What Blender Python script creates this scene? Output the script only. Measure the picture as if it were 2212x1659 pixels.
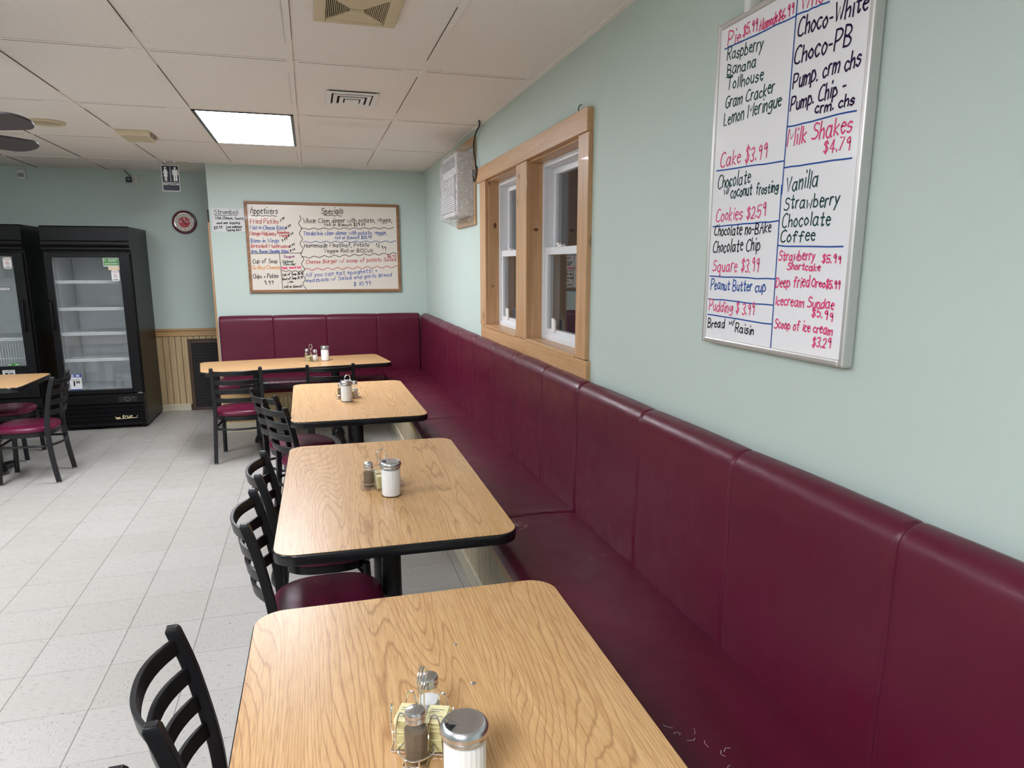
import bpy, bmesh, math, random
from mathutils import Vector, Matrix
PI = math.pi
SC = bpy.context.scene
COL = SC.collection
for o in list(bpy.data.objects): bpy.data.objects.remove(o)

# ------------------------------------------------------------ camera, world, exposure
W, H, YR, YB = 1.1916, 2.5473, 8.38, 7.5833      # right wall, ceiling, recess wall, bench wall
TILE = 0.3048; FX0, FY0 = -1.1657, 3.8601        # floor tile size and grid origin
KX, KY, CX_, CY_ = -1.3071, 5.0, 0.6351, 1.2702  # ceiling grid origin and cell
XL, YF = -4.7, -3.2                              # left wall, wall behind the camera
cam = bpy.data.cameras.new('camera'); cam_o = bpy.data.objects.new('camera', cam); COL.objects.link(cam_o)
cam.sensor_fit = 'HORIZONTAL'; cam.sensor_width = 36.0; cam.lens = 1514.764 / 2212 * 36
cam.shift_x = -10 / 2212; cam.shift_y = 40 / 2212; cam.clip_start = 0.02
_r = (0.96045, -0.27845, 0.00151); _u = (0.05234, 0.18588, 0.98118); _f = (0.27349, 0.94229, -0.19310)
cam_o.matrix_world = Matrix(((_r[0], _u[0], -_f[0], 0), (_r[1], _u[1], -_f[1], 0), (_r[2], _u[2], -_f[2], 1.59878), (0, 0, 0, 1)))
SC.camera = cam_o
SC.view_settings.view_transform = 'Standard'; SC.view_settings.look = 'None'
SC.view_settings.gamma = 1.0; SC.view_settings.use_curve_mapping = False
SC.view_settings.exposure = 1.58
wd = bpy.data.worlds.new('night'); SC.world = wd; wd.use_nodes = True
wd.node_tree.nodes['Background'].inputs[0].default_value = (0.02, 0.018, 0.02, 1)
wd.node_tree.nodes['Background'].inputs[1].default_value = 0.35
PANEL_E = 13.0                                    # radiance of the ceiling light panels
LIGHT_CELLS = [(1, 0, .75), (-2, -1, .85), (-2, -3, 1.0), (0, -5, 1.1)]   # cell and relative strength of each panel's tubes

# ------------------------------------------------------------ material helpers
def NT(name):
    m = bpy.data.materials.new(name); m.use_nodes = True
    nt = m.node_tree; b = nt.nodes['Principled BSDF']
    return m, nt, b
def N(nt, t, **k):
    n = nt.nodes.new(t)
    for a, v in k.items(): setattr(n, a, v)
    return n
def sv(n, i, v):
    if hasattr(v, 'is_output') or isinstance(v, bpy.types.NodeSocket): n.id_data.links.new(v, n.inputs[i])
    else: n.inputs[i].default_value = v
def MA(nt, op, a, b=None, c=None):
    n = N(nt, 'ShaderNodeMath', operation=op); sv(n, 0, a)
    if b is not None: sv(n, 1, b)
    if c is not None: sv(n, 2, c)
    return n.outputs[0]
def MIX(nt, fac, a, b):
    n = N(nt, 'ShaderNodeMix', data_type='RGBA'); sv(n, 0, fac); sv(n, 6, a); sv(n, 7, b); return n.outputs[2]
def NOISE(nt, vec, scale, detail=2, rough=0.5, dist=0.0):
    n = N(nt, 'ShaderNodeTexNoise'); sv(n, 'Vector', vec); n.inputs['Scale'].default_value = scale
    n.inputs['Detail'].default_value = detail; n.inputs['Roughness'].default_value = rough; n.inputs['Distortion'].default_value = dist
    return n.outputs['Fac']
def MAPR(nt, v, a, b, c=0.0, d=1.0):
    n = N(nt, 'ShaderNodeMapRange'); sv(n, 0, v); n.inputs[1].default_value = a; n.inputs[2].default_value = b
    n.inputs[3].default_value = c; n.inputs[4].default_value = d; return n.outputs[0]
def OBJ(nt): return N(nt, 'ShaderNodeTexCoord').outputs['Object']
def WORLDP(nt): return N(nt, 'ShaderNodeNewGeometry').outputs['Position']
def VS(nt, vec, s, off=None):
    n = N(nt, 'ShaderNodeMapping'); sv(n, 0, vec); n.inputs['Scale'].default_value = s
    if off is not None: sv(n, 1, off)
    return n.outputs[0]
def SEP(nt, v):
    n = N(nt, 'ShaderNodeSeparateXYZ'); sv(n, 0, v); return n.outputs
def COMB(nt, x, y, z):
    n = N(nt, 'ShaderNodeCombineXYZ'); sv(n, 0, x); sv(n, 1, y); sv(n, 2, z); return n.outputs[0]
def BUMP(nt, b, h, strength=0.2, dist=0.01):
    n = N(nt, 'ShaderNodeBump'); n.inputs['Strength'].default_value = strength; n.inputs['Distance'].default_value = dist
    sv(n, 'Height', h); nt.links.new(n.outputs[0], b.inputs['Normal'])
def c4(c): return (c[0], c[1], c[2], 1.0)
def s2l(r, g, b):
    f = lambda v: (v / 255 / 12.92) if v / 255 <= 0.04045 else ((v / 255 + 0.055) / 1.055) ** 2.4
    return (f(r), f(g), f(b), 1.0)
def plain(name, col, rough=0.5, metal=0.0, noise=0.0, nscale=40, coat=0.0, bump=0.0, bscale=300, spec=0.5):
    m, nt, b = NT(name)
    b.inputs['Roughness'].default_value = rough; b.inputs['Metallic'].default_value = metal
    b.inputs['Coat Weight'].default_value = coat; b.inputs['Specular IOR Level'].default_value = spec
    nz = NOISE(nt, OBJ(nt), nscale, 3)
    k = noise if noise else 0.06
    sv(b, 'Base Color', MIX(nt, nz, c4([v * (1 - k) for v in col[:3]]), c4([min(1, v * (1 + k)) for v in col[:3]])))
    if bump: BUMP(nt, b, NOISE(nt, OBJ(nt), bscale, 2), bump, 0.002)
    return m
def thin_glass(name, tint=(1, 1, 1), rough=0.0, haze=0.0, hazecol=(0.8, 0.82, 0.85)):
    m, nt, b = NT(name); nt.nodes.remove(b)
    out = nt.nodes['Material Output']
    tr = N(nt, 'ShaderNodeBsdfTransparent'); tr.inputs[0].default_value = c4(tint)
    gl = N(nt, 'ShaderNodeBsdfGlossy'); gl.inputs['Roughness'].default_value = rough
    ge = N(nt, 'ShaderNodeNewGeometry'); dt = N(nt, 'ShaderNodeVectorMath', operation='DOT_PRODUCT'); sv(dt, 0, ge.outputs['Normal']); sv(dt, 1, ge.outputs['Incoming'])
    f2 = MA(nt, 'MULTIPLY_ADD', MA(nt, 'POWER', MA(nt, 'SUBTRACT', 1.0, MA(nt, 'ABSOLUTE', dt.outputs['Value'])), 5.0), 0.95, 0.04)
    mx = N(nt, 'ShaderNodeMixShader'); sv(mx, 0, f2); nt.links.new(tr.outputs[0], mx.inputs[1]); nt.links.new(gl.outputs[0], mx.inputs[2])
    last = mx.outputs[0]
    if haze:
        df = N(nt, 'ShaderNodeBsdfDiffuse'); df.inputs[0].default_value = c4(hazecol)
        m2 = N(nt, 'ShaderNodeMixShader'); nz = NOISE(nt, OBJ(nt), 9, 3)
        sv(m2, 0, MA(nt, 'MULTIPLY', nz, haze * 2)); nt.links.new(last, m2.inputs[1]); nt.links.new(df.outputs[0], m2.inputs[2]); last = m2.outputs[0]
    nt.links.new(last, out.inputs[0])
    return m

MT = {}
def wall_mat(name, col):
    m, nt, b = NT(name); p = WORLDP(nt)
    n1 = NOISE(nt, p, 1.3, 2)
    sv(b, 'Base Color', MIX(nt, n1, c4([v * 0.96 for v in col[:3]]), c4([v * 1.04 for v in col[:3]])))
    b.inputs['Roughness'].default_value = 0.55; b.inputs['Specular IOR Level'].default_value = 0.3
    BUMP(nt, b, NOISE(nt, p, 130, 3), 0.25, 0.004)
    return m
MT['wall'] = wall_mat('sage_paint', s2l(192, 207, 200))
def floor_mat():
    m, nt, b = NT('vinyl_floor_tile'); p = SEP(nt, WORLDP(nt))
    tx = MA(nt, 'DIVIDE', MA(nt, 'SUBTRACT', p[0], FX0), TILE); ty = MA(nt, 'DIVIDE', MA(nt, 'SUBTRACT', p[1], FY0), TILE)
    ix, iy = MA(nt, 'FLOOR', tx), MA(nt, 'FLOOR', ty)
    fx, fy = MA(nt, 'SUBTRACT', tx, ix), MA(nt, 'SUBTRACT', ty, iy)
    ex = MA(nt, 'MINIMUM', fx, MA(nt, 'SUBTRACT', 1.0, fx)); ey = MA(nt, 'MINIMUM', fy, MA(nt, 'SUBTRACT', 1.0, fy))
    par = MA(nt, 'GREATER_THAN', MA(nt, 'FRACT', MA(nt, 'MULTIPLY', MA(nt, 'ADD', ix, iy), 0.5)), 0.25)
    wn = N(nt, 'ShaderNodeTexWhiteNoise', noise_dimensions='2D'); sv(wn, 'Vector', COMB(nt, ix, iy, 0.0))
    rnd = wn.outputs[0]
    pos = WORLDP(nt)
    def flecks(sx, sy):
        v = VS(nt, pos, (sx, sy, 1)); v2 = N(nt, 'ShaderNodeVectorMath', operation='ADD'); sv(v2, 0, v); sv(v2, 1, COMB(nt, MA(nt, 'MULTIPLY', rnd, 37.0), MA(nt, 'MULTIPLY', rnd, 71.0), 0.0))
        return NOISE(nt, v2.outputs[0], 1.0, 2, 0.55)
    n = N(nt, 'ShaderNodeMix', data_type='FLOAT'); sv(n, 0, par); sv(n, 2, flecks(38, 190)); sv(n, 3, flecks(170, 52)); fl = n.outputs[0]
    dark = MAPR(nt, fl, 0.645, 0.72)
    soft = MAPR(nt, fl, 0.45, 0.7)
    base = MIX(nt, rnd, s2l(172, 168, 161), s2l(177, 173, 167))
    base = MIX(nt, MA(nt, 'MULTIPLY', soft, 0.32), base, s2l(143, 138, 132))
    base = MIX(nt, MA(nt, 'MULTIPLY', dark, 0.7), base, s2l(70, 66, 62))
    wob = MAPR(nt, NOISE(nt, pos, 7, 2), 0.3, 0.7, 0.35, 1.0)
    lx = MA(nt, 'MULTIPLY', MAPR(nt, ex, 0.003, 0.0075, 1, 0), 0.8); ly = MA(nt, 'MULTIPLY', MA(nt, 'MULTIPLY', MAPR(nt, ey, 0.002, 0.0065, 1, 0), wob), 0.8)
    line = MA(nt, 'MAXIMUM', lx, ly)
    base = MIX(nt, line, base, s2l(70, 64, 58))
    big = NOISE(nt, pos, 0.9, 3)
    base = MIX(nt, MAPR(nt, big, 0.45, 0.75, 0, 0.12), base, s2l(150, 142, 130))
    sv(b, 'Base Color', base)
    sv(b, 'Roughness', MAPR(nt, NOISE(nt, pos, 14, 3), 0.3, 0.7, 0.32, 0.5)); b.inputs['Specular IOR Level'].default_value = 0.35
    BUMP(nt, b, MA(nt, 'SUBTRACT', MA(nt, 'MULTIPLY', NOISE(nt, pos, 60, 2), 0.1), line), 0.12, 0.003)
    return m
MT['floor'] = floor_mat()
def ceil_mat():
    m, nt, b = NT('ceiling_tile'); pos = WORLDP(nt); p = SEP(nt, pos)
    tx = MA(nt, 'DIVIDE', MA(nt, 'SUBTRACT', p[0], KX), CX_); ty = MA(nt, 'DIVIDE', MA(nt, 'SUBTRACT', p[1], KY), CY_)
    ix, iy = MA(nt, 'FLOOR', tx), MA(nt, 'FLOOR', ty)
    wn = N(nt, 'ShaderNodeTexWhiteNoise', noise_dimensions='2D'); sv(wn, 'Vector', COMB(nt, ix, iy, 0.0))
    base = MIX(nt, wn.outputs[0], s2l(240, 236, 231), s2l(244, 241, 237))
    base = MIX(nt, MAPR(nt, NOISE(nt, pos, 260, 2), 0.3, 0.7), base, s2l(230, 223, 215))
    speck = MAPR(nt, NOISE(nt, pos, 45, 1), 0.80, 0.825)
    base = MIX(nt, MA(nt, 'MULTIPLY', speck, 0.5), base, s2l(70, 60, 52))
    # soot patch near the small diffuser
    d = N(nt, 'ShaderNodeVectorMath', operation='DISTANCE'); sv(d, 0, VS(nt, pos, (1, 2.2, 0))); d.inputs[1].default_value = (0.32, 5.25 * 2.2, 0)
    soot = MA(nt, 'MULTIPLY', MAPR(nt, d.outputs['Value'], 0.05, 0.34, 1, 0), MAPR(nt, NOISE(nt, pos, 90, 2), 0.52, 0.66))
    base = MIX(nt, MA(nt, 'MULTIPLY', soot, 0.45), base, s2l(80, 66, 55))
    sv(b, 'Base Color', base); b.inputs['Roughness'].default_value = 0.9
    BUMP(nt, b, NOISE(nt, pos, 220, 2), 0.3, 0.004)
    return m
MT['ceiling'] = ceil_mat()
def wood_mat(name, c1, c2, axis='Z', knots=True, rough=0.4, sc=1.0, coat=0.15):
    m, nt, b = NT(name); pos = WORLDP(nt)
    s = {'X': (1.2, 22, 22), 'Y': (22, 1.2, 22), 'Z': (22, 22, 1.2)}[axis]
    v = VS(nt, pos, tuple(q * sc for q in s))
    n1 = NOISE(nt, v, 1.0, 4, 0.6, 0.6); n2 = NOISE(nt, VS(nt, pos, tuple(q * 7 * sc for q in s)), 1.0, 3)
    f = MA(nt, 'ADD', MA(nt, 'MULTIPLY', n1, 0.75), MA(nt, 'MULTIPLY', n2, 0.25))
    col = MIX(nt, MAPR(nt, f, 0.35, 0.65), c1, c2)
    if knots:
        vo = N(nt, 'ShaderNodeTexVoronoi'); sk = {'X': (0.5, 1, 1), 'Y': (1, 0.5, 1), 'Z': (1, 1, 0.5)}[axis]
        sv(vo, 'Vector', VS(nt, pos, sk)); vo.inputs['Scale'].default_value = 5.5
        col = MIX(nt, MAPR(nt, vo.outputs['Distance'], 0.05, 0.11, 0.75, 0), col, s2l(58, 34, 20))
    sv(b, 'Base Color', col); b.inputs['Roughness'].default_value = rough; b.inputs['Coat Weight'].default_value = coat
    BUMP(nt, b, f, 0.08, 0.004)
    return m
MT['pine_z'] = wood_mat('pine_upright', s2l(208, 168, 126), s2l(182, 138, 96), 'Z')
MT['pine_y'] = wood_mat('pine_along_wall', s2l(210, 170, 126), s2l(186, 142, 98), 'Y')
MT['pine_x'] = wood_mat('pine_rail', s2l(198, 160, 108), s2l(172, 130, 82), 'X')
MT['bead'] = wood_mat('beadboard', s2l(200, 176, 134), s2l(178, 150, 108), 'Z', True, 0.5, 1.0, 0.05)
MT['bead_fine'] = wood_mat('bench_beadboard', s2l(196, 182, 152), s2l(170, 154, 124), 'Z', False, 0.5, 1.0, 0.05)
MT['skirt'] = wood_mat('cream_skirting', s2l(205, 196, 172), s2l(190, 180, 154), 'X', False, 0.45, 0.6, 0.05)
MT['board_wood'] = wood_mat('board_frame_wood', s2l(160, 116, 78), s2l(118, 80, 50), 'X', False, 0.5)
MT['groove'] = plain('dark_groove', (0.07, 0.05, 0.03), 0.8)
def laminate(name, along):
    m, nt, b = NT(name); pos = OBJ(nt)
    oi = N(nt, 'ShaderNodeObjectInfo').outputs['Location']
    v0 = N(nt, 'ShaderNodeVectorMath', operation='ADD'); sv(v0, 0, pos); sv(v0, 1, oi); pos = v0.outputs[0]
    s1 = (5.2, 0.62, 1) if along == 'Y' else (0.62, 5.2, 1)
    q = (26, 3.4, 1) if along == 'Y' else (3.4, 26, 1)
    warp = NOISE(nt, VS(nt, pos, q), 1.0, 2, 0.5)
    n1 = NOISE(nt, VS(nt, pos, s1), 1.0, 1.0, 0.4, 0.12)
    lin = MA(nt, 'MULTIPLY', SEP(nt, pos)[0 if along == 'Y' else 1], 66.0)
    fld = MA(nt, 'ADD', MA(nt, 'ADD', MA(nt, 'MULTIPLY', n1, 36.0), lin), MA(nt, 'MULTIPLY', warp, 1.6))
    ring = MA(nt, 'PINGPONG', fld, 0.5)
    ln = MAPR(nt, ring, 0.0, 0.14, 1, 0)
    shade = MAPR(nt, MA(nt, 'FRACT', fld), 0, 1)
    s3 = (420, 14, 1) if along == 'Y' else (14, 420, 1)
    pore = MAPR(nt, NOISE(nt, VS(nt, pos, s3), 1.0, 2, 0.6), 0.5, 0.68)
    s4 = (60, 3.0, 1) if along == 'Y' else (3.0, 60, 1)
    streak = NOISE(nt, VS(nt, pos, s4), 1.0, 3, 0.6)
    col = MIX(nt, MAPR(nt, streak, 0.3, 0.7), s2l(222, 182, 130), s2l(204, 160, 108))
    col = MIX(nt, MA(nt, 'MULTIPLY', shade, 0.18), col, s2l(188, 138, 86))
    col = MIX(nt, MA(nt, 'MULTIPLY', pore, 0.5), col, s2l(152, 104, 58))
    col = MIX(nt, MA(nt, 'MULTIPLY', ln, 0.52), col, s2l(136, 88, 48))
    sv(b, 'Base Color', col); b.inputs['Roughness'].default_value = 0.33; b.inputs['Specular IOR Level'].default_value = 0.45
    BUMP(nt, b, NOISE(nt, pos, 500, 2), 0.06, 0.002)
    return m
MT['oak_y'] = laminate('oak_laminate_lengthwise', 'Y'); MT['oak_x'] = laminate('oak_laminate_crosswise', 'X')
def vinyl(name, col):
    m, nt, b = NT(name); pos = WORLDP(nt)
    n1 = NOISE(nt, pos, 3.0, 4, 0.6)
    sv(b, 'Base Color', MIX(nt, n1, c4([v * 0.82 for v in col[:3]]), c4([v * 1.18 for v in col[:3]])))
    sv(b, 'Roughness', MAPR(nt, NOISE(nt, pos, 11, 4), 0.3, 0.7, 0.29, 0.43)); b.inputs['Specular IOR Level'].default_value = 0.4
    h = MA(nt, 'ADD', MA(nt, 'MULTIPLY', NOISE(nt, pos, 8, 3, 0.5, 0.2), 1.0), MA(nt, 'MULTIPLY', NOISE(nt, pos, 380, 2), 0.1))
    BUMP(nt, b, h, 0.22, 0.012)
    return m
MT['vinyl'] = vinyl('burgundy_vinyl', s2l(88, 16, 42))
MT['vinyl_chair'] = vinyl('burgundy_seat_vinyl', s2l(94, 16, 48))
MT['seam'] = plain('seam_shadow', s2l(52, 14, 28), 0.6)
MT['black_metal'] = plain('black_powder_coat', s2l(19, 19, 22), 0.36, 0.0, 0.08, 60, 0.0, 0.08, 600, spec=0.42)
MT['black_gloss'] = plain('black_edge_band', s2l(20, 20, 23), 0.22, 0.0, 0.05, 60)
MT['fridge_black'] = plain('fridge_black', s2l(15, 15, 17), 0.36, 0.0, 0.1, 25, 0, 0.15, 400, spec=0.25)
MT['fridge_dark'] = plain('fridge_gasket', s2l(14, 14, 16), 0.6)
MT['liner'] = plain('fridge_liner', s2l(196, 200, 202), 0.4)
MT['wire_white'] = plain('white_wire', s2l(226, 228, 228), 0.35)
MT['glide'] = plain('grey_glide', s2l(150, 150, 150), 0.5)
MT['chrome'] = plain('chrome', (0.78, 0.78, 0.8), 0.14, 1.0)
MT['steel'] = plain('brushed_steel', (0.62, 0.62, 0.64), 0.28, 1.0)
MT['aluminium'] = plain('aluminium_frame', (0.66, 0.64, 0.62), 0.38, 0.75, 0.05, 80)
MT['white'] = plain('white_plastic', s2l(232, 232, 230), 0.4)
MT['white_vinyl'] = plain('white_window_vinyl', s2l(228, 230, 234), 0.35)
MT['whiteboard'] = plain('whiteboard', s2l(242, 242, 246), 0.12, 0, 0.01, 3, 0.3)
MT['boardcream'] = plain('old_whiteboard', s2l(222, 214, 202), 0.22, 0, 0.03, 3, 0.1)
MT['paper'] = plain('paper', s2l(218, 218, 218), 0.7)
MT['beige'] = plain('aged_plastic', s2l(206, 192, 160), 0.5, 0, 0.06, 18)
MT['dark'] = plain('dark_recess', (0.012, 0.011, 0.012), 0.8)
MT['card'] = plain('cardboard', s2l(190, 152, 112), 0.8, 0, 0.1, 30)
MT['acwhite'] = plain('ac_housing', s2l(222, 222, 222), 0.4)
MT['acgrey'] = plain('ac_louver', s2l(140, 142, 146), 0.5)
MT['ink_n'] = plain('ink_black', s2l(26, 22, 30), 0.4); MT['ink_k'] = plain('ink_pink', s2l(224, 74, 124), 0.4)
MT['ink_g'] = plain('ink_green', s2l(30, 68, 66), 0.4); MT['ink_b'] = plain('ink_blue', s2l(40, 82, 158), 0.4)
MT['ink_p'] = plain('ink_purple', s2l(44, 26, 64), 0.4); MT['ink_r'] = plain('ink_red', s2l(178, 58, 58), 0.4)
MT['ink_o'] = plain('ink_orange', s2l(222, 140, 50), 0.4); MT['ink_m'] = plain('ink_magenta', s2l(128, 40, 110), 0.4)
for q in 'nkgbprom':
    p_ = MT['ink_' + q].node_tree.nodes['Principled BSDF'].inputs; p_['Specular IOR Level'].default_value = 0.1; p_['Roughness'].default_value = 0.8
MT['navy'] = plain('sign_navy', s2l(20, 24, 46), 0.35); MT['rim'] = plain('clock_rim', s2l(96, 26, 44), 0.3)
MT['red'] = plain('clock_red', s2l(190, 40, 50), 0.4); MT['dial'] = plain('clock_dial', s2l(214, 206, 192), 0.5)
MT['green'] = plain('sticker_green', s2l(60, 140, 56), 0.5); MT['blue'] = plain('sticker_blue', s2l(40, 66, 150), 0.5)
MT['cream'] = plain('sticker_cream', s2l(226, 208, 176), 0.6)
MT['gold'] = plain('badge_gold', s2l(232, 214, 170), 0.35)
MT['brown'] = plain('brown_metal', s2l(74, 52, 40), 0.45); MT['mesh'] = plain('grille_bars', s2l(62, 56, 52), 0.5)
MT['fan'] = plain('fan_blade', s2l(60, 54, 56), 0.45); MT['vent_white'] = plain('vent_white', s2l(214, 212, 214), 0.5)
MT['cord'] = plain('cord_black', s2l(16, 16, 18), 0.5)
MT['glass'] = thin_glass('clear_glass'); MT['pane'] = thin_glass('window_glass', (0.9, 0.92, 0.92))
MT['fridge_glass'] = thin_glass('fridge_glass', (0.96, 0.97, 0.97), 0.0, 0.03)
MT['jar'] = thin_glass('jar_glass', (0.985, 0.99, 0.99), 0.02)
MT['sugar'] = plain('sugar', s2l(240, 238, 234), 0.8, 0, 0.03, 200); MT['salt'] = plain('salt', s2l(232, 232, 232), 0.8)
MT['pepper'] = plain('pepper', s2l(112, 98, 80), 0.9, 0, 0.7, 700)
MT['packet'] = plain('packet_yellow', s2l(240, 230, 178), 0.6, 0, 0.06, 90)
MT['tear'] = plain('torn_backing', s2l(206, 186, 190), 0.8); MT['tape'] = plain('black_tape', s2l(30, 22, 28), 0.3, 0, 0.3, 40, 0, 0.6, 60)
def plastic_wrap():
    m, nt, b = NT('clear_plastic_sheet'); out = nt.nodes['Material Output']
    b.inputs['Base Color'].default_value = s2l(222, 216, 214); b.inputs['Roughness'].default_value = 0.14
    BUMP(nt, b, NOISE(nt, OBJ(nt), 13, 3, 0.55, 2.2), 0.9, 0.03)
    tr = N(nt, 'ShaderNodeBsdfTransparent'); mx = N(nt, 'ShaderNodeMixShader')
    sv(mx, 0, MAPR(nt, NOISE(nt, OBJ(nt), 16, 4, 0.6, 1.2), 0.35, 0.7, 0.16, 0.5))
    nt.links.new(tr.outputs[0], mx.inputs[1]); nt.links.new(b.outputs[0], mx.inputs[2]); nt.links.new(mx.outputs[0], out.inputs[0])
    return m
MT['wrap'] = plastic_wrap()
def emit(name, col, e):
    m, nt, b = NT(name); sv(b, 'Base Color', c4((0.8, 0.8, 0.8)))
    b.inputs['Emission Color'].default_value = c4(col); b.inputs['Emission Strength'].default_value = e
    return m
for q in LIGHT_CELLS: MT['panel%d_%d' % q[:2]] = emit('light_panel', (0.94, 0.97, 1.05), PANEL_E * q[2])

# ------------------------------------------------------------ mesh builder
class MB:
    def __init__(s): s.v = []; s.f = []; s.m = []
    def add(s, vs, fs, mi=0):
        o = len(s.v); s.v += [tuple(q) for q in vs]; s.f += [tuple(i + o for i in f) for f in fs]; s.m += [mi] * len(fs); return s
    def box(s, x0, x1, y0, y1, z0, z1, mi=0):
        vs = [(x, y, z) for x in (x0, x1) for y in (y0, y1) for z in (z0, z1)]
        return s.add(vs, [(0, 1, 3, 2), (4, 6, 7, 5), (0, 4, 5, 1), (2, 3, 7, 6), (0, 2, 6, 4), (1, 5, 7, 3)], mi)
    def ring(s, pts_list, mi=0, cap=True, closed=False):
        n = len(pts_list[0]); vs = [p for r in pts_list for p in r]; fs = []
        R = len(pts_list)
        for i in range(R if closed else R - 1):
            a, b = i * n, ((i + 1) % R) * n
            for k in range(n): fs.append((a + k, a + (k + 1) % n, b + (k + 1) % n, b + k))
        if cap and not closed: fs += [tuple(range(n - 1, -1, -1)), tuple((R - 1) * n + k for k in range(n))]
        return s.add(vs, fs, mi)
    def tube(s, path, r, seg=8, mi=0, closed=False, sq=None):
        P = [Vector(p) for p in path]; n = len(P); rings = []; up = None
        for i in range(n):
            if closed: t = (P[(i + 1) % n] - P[i - 1]).normalized()
            else: t = ((P[min(i + 1, n - 1)] - P[max(i - 1, 0)])).normalized()
            if up is None:
                up = Vector((0, 0, 1)) if abs(t.z) < 0.9 else Vector((0, 1, 0))
            u = (up - t * up.dot(t)).normalized(); w = t.cross(u); up = u
            rr = r[i] if isinstance(r, (list, tuple)) else r
            if sq: rings.append([P[i] + u * a * sq[0] / 2 + w * b * sq[1] / 2 for a, b in ((1, 1), (-1, 1), (-1, -1), (1, -1))])
            else: rings.append([P[i] + (u * math.cos(2 * PI * k / seg) + w * math.sin(2 * PI * k / seg)) * rr for k in range(seg)])
        return s.ring(rings, mi, True, closed)
    def cyl(s, p0, p1, r0, r1=None, seg=20, mi=0):
        return s.tube([p0, p1], [r0, r0 if r1 is None else r1], seg, mi)
    def lathe(s, prof, c=(0, 0, 0), seg=28, mi=0, axis='Z', rib=0.0, nrib=0, cap=True):
        rings = []
        for r, z in prof:
            row = []
            for k in range(seg):
                a = 2 * PI * k / seg; rr = r * (1 + (rib * math.cos(a * nrib) if nrib else 0))
                x, y = rr * math.cos(a), rr * math.sin(a)
                row.append({'Z': (c[0] + x, c[1] + y, c[2] + z), 'Y': (c[0] + x, c[1] - z, c[2] + y), 'X': (c[0] - z, c[1] + x, c[2] + y)}[axis])
            rings.append(row)
        return s.ring(rings, mi, cap)
    def prism(s, out, z0, z1, mi=0, tf=None):
        tf = tf or (lambda x, y, z: (x, y, z))
        return s.ring([[tf(x, y, z0) for x, y in out], [tf(x, y, z1) for x, y in out]], mi)
    def build(s, name, mats, parent=None, smooth=35, loc=(0, 0, 0), rz=0.0, bevel=0.0, seg=2):
        me = bpy.data.meshes.new(name); me.from_pydata(s.v, [], s.f)
        mats = mats if isinstance(mats, (list, tuple)) else [mats]
        for q in mats: me.materials.append(MT[q] if isinstance(q, str) else q)
        for p, mi in zip(me.polygons, s.m): p.material_index = mi
        bm = bmesh.new(); bm.from_mesh(me); bmesh.ops.recalc_face_normals(bm, faces=bm.faces); bm.to_mesh(me); bm.free()
        if smooth:
            for p in me.polygons: p.use_smooth = True
            me.set_sharp_from_angle(angle=math.radians(smooth))
        o = bpy.data.objects.new(name, me); COL.objects.link(o)
        if parent: o.parent = parent
        o.location = loc; o.rotation_euler = (0, 0, rz)
        if bevel:
            b = o.modifiers.new('bevel', 'BEVEL'); b.width = bevel; b.segments = seg; b.limit_method = 'ANGLE'; b.angle_limit = math.radians(40); b.harden_normals = False
        return o
def tag(o, label=None, cat=None, group=None, kind=None):
    if label: o['label'] = label
    if cat: o['category'] = cat
    if group: o['group'] = group
    if kind: o['kind'] = kind
    return o
def thing(name, label, cat, loc=(0, 0, 0), rz=0.0, group=None, kind=None):
    o = bpy.data.objects.new(name, None); COL.objects.link(o); o.location = loc; o.rotation_euler = (0, 0, rz); o.empty_display_size = 0.1
    return tag(o, label, cat, group, kind)
def kids(o): return [c for c in bpy.data.objects if c.parent == o]
def dup(o, loc, rz, label):
    r = o.copy(); COL.objects.link(r); r.location = loc; r.rotation_euler = (0, 0, rz); r['label'] = label
    for ch in kids(o):
        c = ch.copy(); COL.objects.link(c); c.parent = r
        for g in kids(ch):
            d = g.copy(); COL.objects.link(d); d.parent = c
    return r
def rrect(w, d, r, seg=6, cx=0, cy=0):
    pts = []
    for sx, sy, a0 in ((1, 1, 0), (-1, 1, 90), (-1, -1, 180), (1, -1, 270)):
        for k in range(seg + 1):
            a = math.radians(a0 + 90 * k / seg); pts.append((cx + sx * (w / 2 - r) + r * math.cos(a), cy + sy * (d / 2 - r) + r * math.sin(a)))
    return pts
def smoothpath(pts, sub=6, closed=False):
    P = [Vector(p) for p in pts]; n = len(P); out = []
    rng = n if closed else n - 1
    for i in range(rng):
        p0 = P[i - 1] if (i > 0 or closed) else P[0]; p1 = P[i]; p2 = P[(i + 1) % n]; p3 = P[(i + 2) % n] if (closed or i + 2 < n) else P[-1]
        for k in range(sub):
            t = k / sub; out.append(0.5 * ((2 * p1) + (p2 - p0) * t + (2 * p0 - 5 * p1 + 4 * p2 - p3) * t * t + (3 * p1 - p0 - 3 * p2 + p3) * t ** 3))
    if not closed: out.append(P[-1])
    return out

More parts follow.
